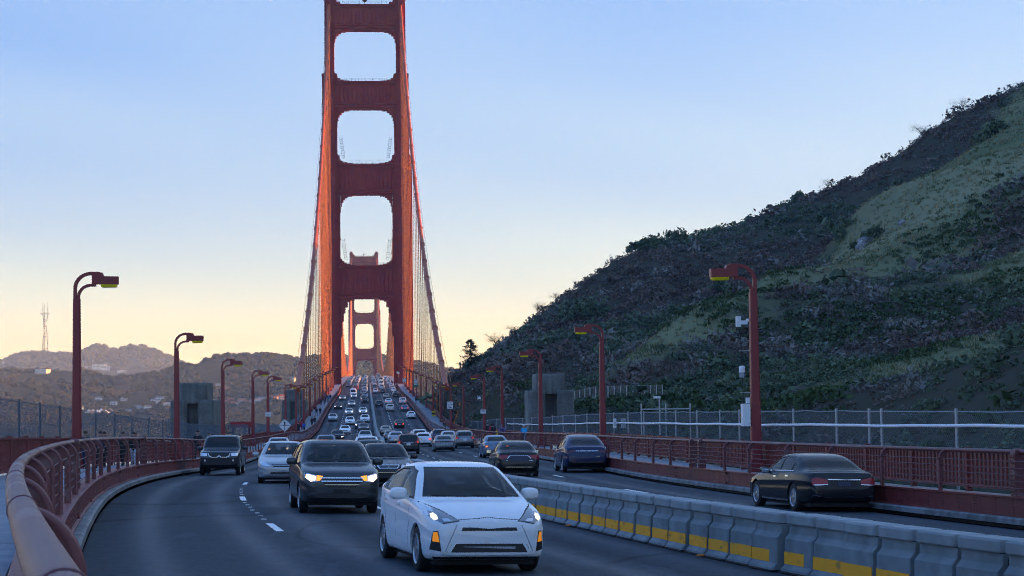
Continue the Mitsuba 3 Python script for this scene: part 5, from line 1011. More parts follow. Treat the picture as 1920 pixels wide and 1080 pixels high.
R_SUV = [('taillight', [(.7, .88), (.82, .88), (.8, 1.3), (.72, 1.32), (.68, 1.1), (.5, 1.02), (.5, .92)], 'm_red_lens', dict(off=.012)), ('brake_lamp', [(.7, .9), (.8, .9), (.79, 1.0), (.7, 1.0)], 'm_red_lens', dict(off=.018, **{'emit': ((1., .06, .02), .14)})), plate(.72), ('chrome_strip', [(-.42, .9), (.42, .9), (.42, .92), (-.42, .92)], 'm_chrome', dict(both=False, off=.012)), ('lower_bumper', [(-.8, .36), (.8, .36), (.82, .56), (-.82, .56)], 'm_trim', dict(both=False))]
F_BOXY = [('headlight', [(.52, .84), (.8, .84), (.8, .98), (.5, .97)], 'm_lamp_clear'), ('grille', [(-.46, .97), (.46, .97), (.42, .83), (.3, .79), (-.3, .79), (-.42, .83)], 'm_trim', dict(both=False)), ('grille_surround', [(-.48, .97), (-.43, .82), (-.3, .775), (-.08, .775), (0, .84), (.08, .775), (.3, .775), (.43, .82), (.48, .97), (.45, .97), (.405, .84), (.29, .8), (.1, .8), (0, .875), (-.1, .8), (-.29, .8), (-.405, .84), (-.45, .97)], 'm_chrome', dict(both=False, off=.02)),
    ('lower_bumper', [(-.82, .42), (.82, .42), (.84, .75), (.5, .77), (-.5, .77), (-.84, .75)], 'm_trim', dict(both=False)), ('fog_lamp', [(.56, .63), (.6, .61), (.64, .63), (.64, .68), (.6, .7), (.56, .68)], 'm_lamp_clear', dict(off=.02))]
F_SED_A = [('headlight', [(.8, .78), (.8, .68), (.6, .62), (.42, .62), (.6, .74), (.72, .8)], 'm_lamp_clear'), ('grille', [(-.4, .68), (.4, .68), (.34, .59), (-.34, .59)], 'm_trim', dict(both=False)), ('grille_bar', [(-.37, .63), (.37, .63), (.37, .642), (-.37, .642)], 'm_chrome', dict(both=False, off=.014)), ('lower_grille', [(-.46, .33), (.46, .33), (.4, .41), (-.4, .41)], 'm_trim', dict(both=False)), ('fog_lamp', [(.56, .35), (.7, .37), (.68, .42), (.56, .41)], 'm_lamp_clear', dict(off=.01))]
circ = lambda y, z, r: [(y + r * math.cos(a), z + r * 1.1 * math.sin(a)) for a in np.arange(12) * np.pi / 6]
F_SED_B = [('headlight', circ(.68, .69, .1), 'm_lamp_clear', dict(off=.012)), ('headlight', circ(.5, .665, .075), 'm_lamp_clear', dict(off=.012)), ('grille', [(-.36, .76), (.36, .76), (.38, .7), (.3, .61), (-.3, .61), (-.38, .7)], 'm_chrome', dict(both=False)), ('grille_mesh', [(-.33, .745), (.33, .745), (.345, .7), (.27, .625), (-.27, .625), (-.345, .7)], 'm_trim', dict(both=False, off=.012)), ('grille_bar', [(-.31, .70), (.31, .70), (.31, .708), (-.31, .708)], 'm_chrome', dict(both=False, off=.018)), ('grille_bar', [(-.31, .66), (.31, .66), (.31, .668), (-.31, .668)], 'm_chrome', dict(both=False, off=.018)), ('grille_bar', [(-.006, .63), (.006, .63), (.006, .74), (-.006, .74)], 'm_chrome', dict(both=False, off=.018)), ('lower_grille', [(-.6, .3), (.6, .3), (.55, .42), (-.55, .42)], 'm_trim', dict(both=False)), ('bumper_strip', [(-.7, .47), (.7, .47), (.7, .49), (-.7, .49)], 'm_chrome', dict(both=False, off=.012))]
R_SED_C = [('taillight', [(.8, .66), (.8, .83), (.68, .85), (.42, .79), (.42, .68), (.6, .66)], 'm_red_lens', dict(off=.012)), ('taillight__strip', [(.78, .655), (.42, .675), (.42, .695), (.78, .68)], 'm_lamp_clear', dict(off=.016)), ('chrome_strip', [(-.42, .79), (.42, .79), (.42, .815), (-.42, .815)], 'm_chrome', dict(both=False, off=.02)), ('plate_recess', [(-.32, .62), (.32, .62), (.36, .77), (-.36, .77)], 'm_trim', dict(both=False, off=.004)), ('licence_plate', [(-.16, .64), (.16, .64), (.16, .75), (-.16, .75)], 'm_dark_blue_plate', dict(both=False, off=.012)), ('bumper_strip', [(-.5, .36), (.5, .36), (.5, .375), (-.5, .375)], 'm_chrome', dict(both=False, off=.012)), ('bumper_gap', [(-.78, .53), (.78, .53), (.78, .538), (-.78, .538)], 'm_trim', dict(both=False, off=.002)), ('bumper_strip', [(.62, .39), (.78, .41), (.78, .425), (.62, .405)], 'm_chrome', dict(off=.012)), ('lower_bumper', [(-.66, .26), (.66, .26), (.7, .33), (-.7, .33)], 'm_trim', dict(both=False))]
scene['m_dark_blue_plate'] = P((.03, .04, .08), .4)
R_SED_D = [('taillight', [(.8, .74), (.8, .88), (.66, .9), (.36, .88), (.5, .77), (.66, .72)], 'm_red_lens', dict(off=.012)), ('taillight__strip', [(.5, .76), (.36, .885), (.33, .885), (.47, .75)], 'm_chrome', dict(off=.016)), ('chrome_strip', [(-.34, .875), (.34, .875), (.34, .89), (-.34, .89)], 'm_chrome', dict(both=False, off=.018)), ('plate_recess', [(-.36, .68), (.36, .68), (.4, .84), (-.4, .84)], 'm_dark_blue_plate', dict(both=False, off=.004)), ('bumper_strip', [(-.55, .4), (.55, .4), (.55, .415), (-.55, .415)], 'm_chrome', dict(both=False, off=.012)), ('lower_bumper', [(-.7, .27), (.7, .27), (.72, .37), (-.72, .37)], 'm_trim', dict(both=False)), ('badge', [(.4, .655), (.55, .655), (.55, .672), (.4, .672)], 'm_chrome', dict(both=False, off=.012)), ('badge', [(-.55, .655), (-.47, .655), (-.47, .672), (-.55, .672)], 'm_chrome', dict(both=False, off=.012))]
R_XOVER = [('taillight', [(.88, .82), (.88, .95), (.7, 1.0), (.5, .99), (.5, .93), (.72, .88)], 'm_red_dark', dict(off=.012)), ('chrome_strip', [(-.5, .955), (.5, .955), (.5, .98), (-.5, .98)], 'm_chrome', dict(both=False, off=.018)), ('badge', [(.4, .72), (.58, .72), (.58, .735), (.4, .735)], 'm_chrome', dict(both=False, off=.012)), ('badge', [(-.62, .72), (-.55, .72), (-.55, .735), (-.62, .735)], 'm_chrome', dict(both=False, off=.012)), ('lower_bumper', [(-.82, .34), (.82, .34), (.85, .52), (-.85, .52)], 'm_trim', dict(both=False)), ('reflector', [(.5, .5), (.66, .5), (.66, .525), (.5, .525)], 'm_red_lens', dict(off=.014))]
scene['m_red_dark'] = P((.12, .02, .03), .12, 0, clearcoat=1.)
R_SED_O = [('taillight', [(.36, .8), (.8, .78), (.8, .88), (.36, .9)], 'm_red_dark', dict(off=.012)), ('taillight__strip', [(.46, .83), (.72, .82), (.72, .85), (.46, .86)], 'm_red_lens', dict(off=.016)), ('light_band', [(-.36, .8), (.36, .8), (.36, .89), (-.36, .89)], 'm_trim', dict(both=False)), ('plate_recess', [(-.3, .55), (.3, .55), (.33, .68), (-.33, .68)], 'm_grey', dict(both=False)), ('lower_bumper', [(-.6, .27), (.6, .27), (.64, .36), (-.64, .36)], 'm_trim', dict(both=False))]
R_SED_E = [('taillight', [(.8, .68), (.8, .82), (.62, .85), (.5, .78), (.56, .7)], 'm_red_lens', dict(off=.012)), ('brake_lamp', [(.76, .71), (.76, .8), (.64, .82), (.6, .74)], 'm_red_lens', dict(off=.018, emit=((1., .22, .03), .2))), plate(.62)]
# detailed kinds
K_HATCH = kind(HATCH, F_HATCH + WIPER(.99, 1.05), R_HATCH, rimstyle='twin'); K_SUV = kind(SUV, F_SUV + WIPER(1.155, 1.2), R_SUV, rimstyle='five')
K_SEDA = kind(SED_A, F_SED_A + WIPER(1.02, 1.1), R_SED_E); K_SEDB = kind(SED_B, F_SED_B + WIPER(1.0, 1.1), R_SED_E, rimstyle='five'); K_BOXY = kind(BOXY, F_BOXY, R_SUV, roofrack=(2.1, 4.2))
K_SEDC = kind(SED_C, F_SED_A, R_SED_C, [('chrome_sill', [(1.4, .235), (3.3, .235), (3.3, .26), (1.4, .26)], 'm_chrome', .012), ('belt_strip', [(1.65, .945), (3.7, .985), (3.7, 1.0), (1.65, .96)], 'm_chrome', .008)]); K_SEDD = kind(SED_D, F_SED_A, R_SED_D); K_XOVER = kind(XOVER, F_SED_A, R_XOVER, rimstyle='five'); K_SEDO = kind(SED_C, F_SED_A, R_SED_O)
K_SUVR = kind(SUV, F_SUV, R_SUV, roofrack=(2.2, 4.0), glass_cut=False)
near = 'cars near the camera'
tA, MA = place_car(K_HATCH, 'white', 'white hatchback coming towards the camera in front of all others, headlights lit', 24.5, -3.93, True, turn=math.radians(1.5))
tB, MB_ = place_car(K_SUV, 'graphite', 'dark grey compact crossover with glowing orange headlights behind the white hatchback', 41.3, -3.95, True, cat='car')
tC, MC = place_car(K_SEDA, 'silver', 'pale silver sedan half hidden behind the dark grey crossover', 64.8, -4.5, True)
tD, MD = place_car(K_BOXY, 'graphite', 'dark boxy off-roader with a roof rack next to the left railing', 78.9, -7.6, True, cat='car')
tE, ME = place_car(K_SEDB, 'black', 'black sedan with round headlights and a chrome framed grille', 60.9, -1.0, True)
place_car(K_SUVR, 'silver', 'silver roof-railed car approaching by the left railing behind the pale silver sedan', 136., -7.6, True)
place_car(K_SUVR, 'steel_blue', 'light grey roof-railed car seen over the roof of the dark grey crossover', 153., -4.4, True)
place_car(K_SEDA, 'graphite', 'dark sedan whose roof shows just behind the black sedan with round headlights', 92., -1.15, True)
place_car(K_SUVR, 'white', 'white car right behind the dark sedan near the median', 118., -1.2, True)
tJ, MJ = place_car(K_SEDC, 'black', 'glossy black sedan driving away at the right, with chrome sill and red tail lights', 42.3, 8.3, False)
place_car(K_XOVER, 'navy', 'dark blue coupe-shaped crossover driving away under the second right lamp', 79.3, 8.35, False)
place_car(K_SEDD, 'black', 'black sedan with red arrow-shaped tail lights beside the median', 73.6, 4.85, False)
place_car(K_SEDA, 'steel_blue', 'blue grey sedan with a lit orange tail lamp, ahead of the black arrow-lamp sedan', 120., 7.4, False)
place_car(K_SUVR, 'grey', 'grey sport utility car with lit red tail lamps near the right railing', 168., 8., False)
place_car(K_SEDO, 'grey', 'silver grey wide sedan with a dark band of tail lights', 154., 5.6, False)
place_car(K_SUVR, 'black', 'black estate-like crossover with lit tail lamps right of the median', 146., 2.4, False)
# ---- distant traffic
def far_kind(C, fr, rr, **k): return kind(C, fr, rr, detail=False, glass_cut=False, **k)
ff = lambda lit_: [('headlight', [(.5, .66), (.8, .7), (.78, .8), (.52, .76)], 'm_lamp_clear' if not lit_ else 'm_white', dict(off=.02, **({'emit': ((1., .8, .75), .35)} if lit_ else {}))), ('grille', [(-.4, .6), (.4, .6), (.42, .72), (-.42, .72)], 'm_trim', dict(both=False, off=.012)), ('lower_bumper', [(-.7, .26), (.7, .26), (.74, .38), (-.74, .38)], 'm_trim', dict(both=False, off=.012))]
rr_ = lambda br: [('taillight', [(.5, .7), (.78, .7), (.76, .86), (.52, .84)], 'm_red_lens', dict(off=.02, **({'emit': ((1., .05, .03), .2)} if br else {}))), ('licence_plate', [(-.2, .6), (.2, .6), (.2, .74), (-.2, .74)], 'm_plate', dict(both=False, off=.02)), ('lower_bumper', [(-.7, .27), (.7, .27), (.74, .42), (-.74, .42)], 'm_trim', dict(both=False, off=.012))]
FK = {('sedan', 0): far_kind(SED_D, ff(0), rr_(0)), ('sedan', 1): far_kind(SED_D, ff(1), rr_(1)), ('suv', 0): far_kind(SUV, ff(0), rr_(0)), ('suv', 1): far_kind(SUV, ff(1), rr_(1)), ('hatch', 0): far_kind(HATCH, ff(0), rr_(0)), ('hatch', 1): far_kind(HATCH, ff(1), rr_(1))}
VAN = Car(5.4, 2.0, 2.35, (.95, 4.3), .36, [(0, .4), (.12, .3), (.6, .27), (4.9, .27), (5.2, .32), (5.4, .42)], [(0, .85), (.05, 1.05), (.3, 1.15), (.7, 1.25), (1.2, 1.8), (1.6, 2.25), (2., 2.34), (3., 2.35), (5.2, 2.33), (5.3, 2.2), (5.38, 1.2), (5.4, .8)], [(0, .8), (.1, .95), (.6, 1.15), (1.2, 1.25), (3, 1.3), (5.2, 1.3), (5.4, .75)], [(0, .8), (.05, .88), (.2, .94), (.6, .98), (1.2, 1), (5.1, 1), (5.4, .95)], [(0, .86), (1., .86), (2, .86), (5.4, .88)],
    [[(1.2, 1.35), (1.55, 1.85), (2.1, 1.9), (2.1, 1.35)]], [(-.78, 1.32), (.78, 1.32), (.72, 2.0), (-.72, 2.0)], [(-.7, 1.4), (.7, 1.4), (.7, 2.0), (-.7, 2.0)])
FK['van', 0] = far_kind(VAN, ff(0), rr_(0)); FK['van', 1] = far_kind(VAN, ff(1), rr_(1))
ONC = [(245, -5.25, 'suv', 'black', 1), (289, -4.6, 'sedan', 'white', 0), (227, -1.4, 'suv', 'silver', 0), (303, -1.5, 'sedan', 'graphite', 0), (318, -2.3, 'hatch', 'dark_blue', 1), (342, -1.5, 'sedan', 'white', 0), (348, -7.5, 'sedan', 'silver', 0), (333, -4.2, 'sedan', 'white', 0), (381, -1.6, 'sedan', 'white', 1), (378, -4.6, 'hatch', 'white', 1), (414, -7.5, 'sedan', 'black', 1), (432, -4.5, 'hatch', 'silver', 1), (456, -1.5, 'suv', 'black', 0), (495, -7.5, 'sedan', 'champagne', 1), (487, -1.7, 'sedan', 'maroon', 1), (519, -4.6, 'sedan', 'silver', 1), (524, -1.5, 'sedan', 'steel_blue', 0), (545, -4.9, 'van', 'white', 0), (558, -1.7, 'sedan', 'graphite', 0), (580, -1.5, 'suv', 'silver', 1)] + \
    [(600 + i * 19., -1.5, ('sedan', 'suv', 'hatch')[i % 3], ('white', 'graphite', 'silver', 'pearl', 'black')[i % 5], int(i % 4 == 1)) for i in range(18)] + [(612 + i * 21., -4.6, ('suv', 'sedan', 'hatch')[i % 3], ('red', 'pearl', 'silver', 'black', 'white')[i % 5], int(i % 4 == 2)) for i in range(15)] + [(655 + i * 24., -7.6, ('sedan', 'hatch', 'suv')[i % 3], ('maroon', 'silver', 'graphite', 'white')[i % 4], int(i % 4 == 0)) for i in range(11)]
AWY = [(181, 4.25, 'hatch', 'white', 1), (196, 1.9, 'sedan', 'silver', 0), (205, 4.6, 'suv', 'pearl', 0), (218, 7.4, 'suv', 'dark_blue', 0), (212, 2.2, 'sedan', 'graphite', 0), (232, 7.6, 'sedan', 'white', 1), (240, 5.2, 'sedan', 'silver', 1), (190, 7.2, 'sedan', 'silver', 0), (245, 1.8, 'sedan', 'grey', 0), (281, 1.75, 'sedan', 'champagne', 0), (318, 4.6, 'sedan', 'black', 1), (354, 7.5, 'sedan', 'white', 0), (396, 7.5, 'hatch', 'steel_blue', 1), (396, 4.2, 'suv', 'pearl', 0), (426, 2., 'suv', 'graphite', 0), (447, 4.4, 'sedan', 'white', 1), (447, 7.9, 'suv', 'white', 1), (510, 4.5, 'sedan', 'champagne', 0), (516, 7.6, 'suv', 'black', 0), (548, 7.7, 'sedan', 'silver', 0), (573, 4.3, 'suv', 'graphite', 0), (576, 1.9, 'sedan', 'white', 0)] + \
    [(604 + i * 20., 1.9, ('sedan', 'suv', 'hatch')[i % 3], ('dark_blue', 'black', 'white', 'maroon', 'silver')[i % 5], int(i % 4 == 2)) for i in range(17)] + [(618 + i * 21., 4.4, ('suv', 'sedan', 'van', 'hatch')[i % 4], ('silver', 'pearl', 'white', 'graphite', 'champagne')[i % 5], int(i % 4 == 1)) for i in range(15)] + [(585 + i * 27., 7.7, ('hatch', 'sedan', 'suv')[i % 3], ('white', 'silver', 'pearl', 'steel_blue')[i % 4], int(i % 5 == 3)) for i in range(11)]
COLN = {'graphite': 'dark grey', 'navy': 'dark blue', 'steel_blue': 'pale blue', 'dark_blue': 'dark blue', 'pearl': 'off-white', 'champagne': 'beige'}; KN = {'sedan': 'sedan', 'suv': 'tall car', 'hatch': 'hatchback', 'van': 'van'}
nlit = 0
for toward, lst in ((True, ONC), (False, AWY)):
    seen = {}
    for Y, o, kd, pc, li in lst:
        li = li if (Y < 530 and nlit < 18) else 0; nlit += li
        lane = {-3: 'left', -2: 'middle', -1: 'inner', 0: 'inner', 1: 'middle', 2: 'right'}[int(np.floor((o - BAR) / 3.1))] if abs(o) < 9 else 'outer'
        d = 'coming down' if toward else 'driving up'; dist = 'lower bridge slope' if Y < 420 else ('middle of the slope' if Y < 590 else 'far up near the tower')
        lab = '%s %s%s %s the %s lane, %s' % (COLN.get(pc, pc), KN[kd], (' with lit headlights' if toward else ' with lit tail lamps') if li else '', d, lane, dist)
        if Y < 590:
            n_ = seen[lab] = seen.get(lab, 0) + 1
            if n_ > 1: lab += ' (%s one)' % ('', '', 'second nearest', 'third nearest', 'fourth nearest')[n_]
        place_car(FK[kd, li], pc, lab, Y, o + rng.normal(0, .12), toward, group=lab if Y >= 590 else None, key='van' if kd == 'van' else 'car', cat='van' if kd == 'van' else 'car')
# ------------------------------------------------------------------ people
CL = {'black': (.02, .02, .022), 'navy': (.02, .03, .07), 'red': (.42, .03, .05), 'blue': (.03, .12, .45), 'cyan': (.02, .33, .62), 'grey': (.15, .155, .16), 'white': (.65, .66, .68), 'jeans': (.05, .08, .15), 'olive': (.08, .08, .05), 'pale': (.4, .43, .5), 'hair': (.03, .02, .015), 'purple': (.2, .13, .32), 'yellow': (.6, .42, .03)}
for k_, c_ in CL.items(): scene['m_wear_' + k_] = P(c_, .85)
def chainmesh(bones, edge, it=6):
    """one skin over spheres joined by tapering hulls"""
    def ball(p, r): return m3.Manifold.sphere(r, 8).translate(list(map(float, p)))
    acc = None
    for (p0, r0), (p1, r1) in bones:
        h = m3.Manifold.batch_hull([ball(p0, r0), ball(p1, r1)]); acc = h if acc is None else acc + h
    mm = acc.refine_to_length(edge).to_mesh(); t = trimesh.Trimesh(mm.vert_properties[:, :3], mm.tri_verts); trimesh.smoothing.filter_taubin(t, iterations=it); return np.array(t.vertices), np.array(t.faces)
def figure(seed, pose='walk', h=1.72):
    """meshes of a person facing +x, feet at z = 0"""
    g_ = np.random.default_rng(seed); k = h / 1.75; st = g_.uniform(.12, .3) * (1 if g_.random() < .5 else -1)
    if pose == 'stand': st = .04
    hip, ch, nk = np.array([0, 0, .93]), np.array([.02, 0, 1.3]), np.array([.03, 0, 1.5])
    legs, arms, hands, shoes = [], [], [], []
    if pose == 'ride':
        hip, ch, nk = np.array([-.18, 0, 1.0]), np.array([.12, 0, 1.33]), np.array([.22, 0, 1.46])
    if pose == 'sit':
        hip, ch, nk = np.array([0, 0, .16]), np.array([-.05, 0, .5]), np.array([-.06, 0, .68])
    for s in (-1, 1):
        f = st * s
        kn = np.array([f * .9 + .06, s * .1, .5]); an = np.array([f * 1.6 - .04 * (f < 0), s * .1, .1 + (.07 if f < -.1 else 0)])
        if pose == 'ride': kn = np.array([.2, s * .11, .75 + .14 * s]); an = np.array([.02 + .05 * s, s * .11, .38 + .17 * s])
        if pose == 'sit': kn = np.array([.45, s * .12, .2]); an = np.array([.6, s * .12, -.15])
        legs += [((hip + [0, s * .09, -.02], .1), (kn, .065)), ((kn, .063), (an, .045))]; shoes += [((an + [-.04, 0, -.05], .045), (an + [.14, 0, -.06], .038))]
        sh = nk + [-.01, s * .19, -.06]; el = sh + [-.03 - f * .4, s * .06, -.28]; wr = el + [.08 - f * .5, -s * .01, -.23]
        if pose == 'ride': el = sh + [.16, s * .06, -.2]; wr = np.array([.56, s * .22, 1.05])
        if pose == 'sit': el = sh + [.14, s * .05, -.24]; wr = np.array([.36, s * .14, .42])
        arms += [((sh, .062), (el, .05)), ((el, .05), (wr, .036))]; d = (wr - el) / np.linalg.norm(wr - el)
        hands += [((wr, .032), (wr + d * .07, .036))]
        for i in range(4): b_ = wr + d * .07 + np.array([.02 * (i - 1.5), 0, 0]); hands += [((b_, .011), (b_ + d * (.07 - .008 * abs(i - 1.2)) + [.012, 0, -.005], .008))]
        hands += [((wr + d * .02 + [.03, 0, 0], .012), (wr + d * .06 + [.06, 0, 0], .009))]
    torso = [((hip, .14), (ch, .15)), ((hip + [0, .07, 0], .11), (ch + [0, .09, 0], .12)), ((hip - [0, .07, 0], .11), (ch - [0, .09, 0], .12)), ((ch, .14), (nk - [0, 0, .07], .1)), ((nk + [-.01, -.17, -.06], .07), (nk + [-.01, .17, -.06], .07))]
    hd = nk + [.02, 0, .17]
    body = chainmesh([((nk - [0, 0, .06], .06), (nk + [.01, 0, .07], .055)), ((hd - [0, 0, .02], .1), (hd + [.02, 0, -.07], .07)), ((hd, .1), (hd + [-.01, 0, .04], .098)), ((hd + [.09, 0, -.01], .016), (hd + [.11, 0, -.03], .014)), ((hd + [0, .1, -.01], .018), (hd + [0, .1, .02], .016)), ((hd + [0, -.1, -.01], .018), (hd + [0, -.1, .02], .016))] + [((a[0], a[1] * .8), (b[0], b[1] * .8)) for a, b in torso + arms + legs] + hands, .09, 3)
    q_ = lambda m: (m[0] * k, m[1])
    return dict(body=q_(body), jacket=q_(chainmesh(torso + arms, .1)), trousers=q_(chainmesh([((hip + [0, s * .08, .02], .115), (hip - [0, s * .02, 0], .12)) for s in (-1, 1)] + legs, .1)), shoes=q_(chainmesh(shoes, .05, 2)), hair=q_(chainmesh([((hd + [-.03, 0, .03], .105), (hd + [.01, 0, .06], .1)), ((hd + [-.05, 0, .02], .09), (hd + [-.05, 0, -.05], .075))], .05)), helmet=q_(chainmesh([((hd + [-.06, 0, .07], .1), (hd + [.06, 0, .07], .09))], .04)), head=hd * k)
FIG = {}
def person(M, label, jacket, trousers, pose='walk', seed=0, extra=None, group=None, legs=True):
    kk = (pose, seed % 4)
    if kk not in FIG: FIG[kk] = {n: m for n, m in figure(seed % 4, pose).items()}; FIG[kk]['ply'] = {}
    f = FIG[kk]
    def sh(n, mt): 
        if (n, mt) not in f['ply']: f['ply'][n, mt] = shape(f[n], mt, True)
        return moved(f['ply'][n, mt], M)
    t = thing('person', label, 'person', group); part(t, 'body', sh('body', 'm_skin')); part(t, 'jacket', sh('jacket', 'm_wear_' + jacket)); 
    if legs: part(t, 'trousers', sh('trousers', 'm_wear_' + trousers)); part(t, 'shoes', sh('shoes', 'm_black'))
    if extra: part(t, 'helmet', sh('helmet', 'm_wear_' + extra))
    else: part(t, 'hair', sh('hair', 'm_wear_hair'))
    return t
def walker(Y, o, label, jacket, trousers, away=True, seed=0, group=None, pose='walk', h=1.):
    M = frame(Y, o, SW, (0 if away else math.pi) + rng.normal(0, .15)); return person(M @ T().scale([h, h, h]), label, jacket, trousers, pose, seed, None, group)
def bicycle(M, label, paint):
    t = thing('bicycle', label, 'bicycle')
    for x in (-.5, .52):
        m = MB(); g = np.linspace(0, 2 * np.pi, 25); m.tube(np.stack([x + .33 * np.cos(g), g * 0, .34 + .33 * np.sin(g)], 1), .018, 6)
        w = part(t, 'wheel', moved(shape(m.get(), 'm_rubber', 50), M)); m = MB()
        for a in np.arange(12) * np.pi / 6: m.tube([(x, 0, .34), (x + .32 * math.cos(a), 0, .34 + .32 * math.sin(a))], .003, 3)
        part(w, 'spokes', moved(shape(m.get(), 'm_steel'), M), kind='stuff')
    m = MB(); A, B, C_, D = (-.5, 0, .34), (-.05, 0, .3), (-.2, 0, .85), (.38, 0, .84)
    for a, b in ((A, B), (B, C_), (A, C_), (C_, D), (B, D), (D, (.52, 0, .34)), (D, (.36, 0, 1.0)), (C_, (-.22, 0, .98))): m.tube([a, b], .017, 6)
    part(t, 'frame', moved(shape(m.get(), paint, 50), M)); m = MB(); m.tube([(.42, -.26, 1.02), (.36, -.1, 1.0), (.36, .1, 1.0), (.42, .26, 1.02)], .014, 6); part(t, 'handlebar', moved(shape(m.get(), 'm_black', 50), M)); m = MB(); m.loft([[(-.34, -.07, .985), (-.34, .07, .985), (-.34, .07, 1.02), (-.34, -.07, 1.02)], [(-.1, -.02, .99), (-.1, .02, .99), (-.1, .02, 1.02), (-.1, -.02, 1.02)]]); part(t, 'saddle', moved(shape(m.get(), 'm_black'), M)); return t
def cyclist(Y, o, label, blabel, jacket, trousers, helmet, away=True, seed=0):
    M = frame(Y, o, SW, 0 if away else math.pi); bicycle(M, blabel, 'm_grey'); person(M, label, jacket, trousers, 'ride', seed, helmet)
GL = 'people walking close together behind the left railing'
for Y, o, j, tr, sd, lb in ((70.2, -12.0, 'black', 'jeans', 0, 'leftmost walker in dark clothes behind the left railing, beyond the first lamp'), (71.6, -11.6, 'navy', 'black', 1, 'walker in dark blue just behind the leftmost walker by the left railing'), (73.4, -11.7, 'black', 'black', 2, 'walker all in black in the middle of the group behind the left railing'), (75.2, -11.2, 'black', 'black', 3, 'bulky walker in black, fourth from the left behind the left railing'), (76.4, -10.9, 'black', 'pale', 0, 'walker in a black coat and pale trousers behind the left railing'), (78.5, -11.1, 'black', 'pale', 2, 'rearmost walker in pale trousers of the group behind the left railing')): walker(Y, o, lb, j, tr, False, sd, GL, h=.8)
walker(105.5, -11.0, 'walker in black with a cap, beside the second left lamp', 'black', 'black', False, 1); walker(108.6, -10.6, 'shorter dark walker near the boxy off-roader, behind the left railing', 'grey', 'black', False, 3, h=.92)
BG = 'people far off on the left sidewalk of the bridge'
for i, (Y, o, j, tr, lb) in enumerate(((304, -11.9, 'red', 'red', 'walker in red beside the far left pylon'), (281, -11.6, 'black', 'black', 'dark walker at the foot of the far left pylon'), (284, -10.9, 'blue', 'black', 'walker in a bright blue jacket at the bend of the left sidewalk'), (287, -11.9, 'red', 'black', 'walker in a dark red top next to one in blue'), (318, -10.6, 'black', 'black', 'left of two walkers in black close to the railing on the bridge'), (321, -10.2, 'black', 'jeans', 'right of two walkers in black close to the railing on the bridge'), (365, -11.0, 'navy', 'black', 'left of a pair walking in the middle of the far left sidewalk'), (366, -10.3, 'black', 'jeans', 'right of a pair walking in the middle of the far left sidewalk'), (430, -11.6, 'black', 'black', 'walker in black farther up the left sidewalk'), (433, -10.9, 'navy', 'black', 'walker in navy farther up the left sidewalk'), (440, -10.3, 'grey', 'jeans', 'walker in grey farther up the left sidewalk'), (455, -11.2, 'black', 'black', 'dark figure high on the left sidewalk'), (458, -10.5, 'blue', 'navy', 'figure in blue high on the left sidewalk'), (470, -10.9, 'navy', 'black', 'navy figure among the highest walkers on the left sidewalk'), (474, -10.3, 'black', 'jeans', 'topmost walker in jeans on the left sidewalk'))): walker(Y, o, lb, j, tr, i % 2 == 0, i)
walker(176.5, 11.0, 'walker in a red jacket and pale hood on the right sidewalk', 'red', 'red', True, 1); walker(172., 10.9, 'dark hooded walker over the roof of the grey sport utility car', 'black', 'olive', True, 0); walker(184., 11.3, 'short dark walker left of the one in red', 'navy', 'black', True, 2, h=.88); walker(193., 11.6, 'walker in black beside the fifth right lamp', 'black', 'grey', False, 3)
walker(437., 10.9, 'left of two dark walkers on the far right sidewalk', 'black', 'jeans', True, 1); walker(432., 11.8, 'right of two dark walkers on the far right sidewalk', 'navy', 'black', True, 2)
cyclist(137., 10.9, 'cyclist in a bright blue jacket and white helmet riding away on the right sidewalk', 'bicycle ridden by the cyclist in bright blue', 'cyan', 'black', 'white', True, 0)
cyclist(163., 11.1, 'cyclist in a purple patterned top on the right sidewalk', 'bicycle ridden by the cyclist in purple', 'purple', 'black', 'grey', False, 1)
cyclist(278., 10.7, 'dark cyclist riding up the right sidewalk by the far right pylon', 'bicycle of the dark cyclist by the far right pylon', 'black', 'grey', 'black', True, 2)
# people in the near cars
def driver(MC_, x, y, label, jacket, seed, hat=None, z=.5): person(MC_ @ T().translate([x, y, z]) @ T().rotate([0, 0, 1], 180), label, jacket, 'black', 'sit', seed, hat)
driver(MA, 2.02, .36, 'driver of the white hatchback, dimly seen behind the windscreen', 'grey', 0, None, .42); driver(MB_, 2.15, .38, 'driver of the dark grey crossover, a dark shape behind the windscreen', 'black', 1, None, .58); driver(MB_, 2.15, -.38, 'passenger with dark hair in the dark grey crossover', 'black', 2, None, .58); driver(ME, 2.42, .38, 'driver of the black round-lamp sedan', 'black', 3, None, .42); driver(ME, 2.42, -.38, 'passenger of the black round-lamp sedan', 'black', 1, None, .42); driver(MC, 2.42, .38, 'driver of the pale silver sedan behind the windscreen', 'grey', 2, None, .42)
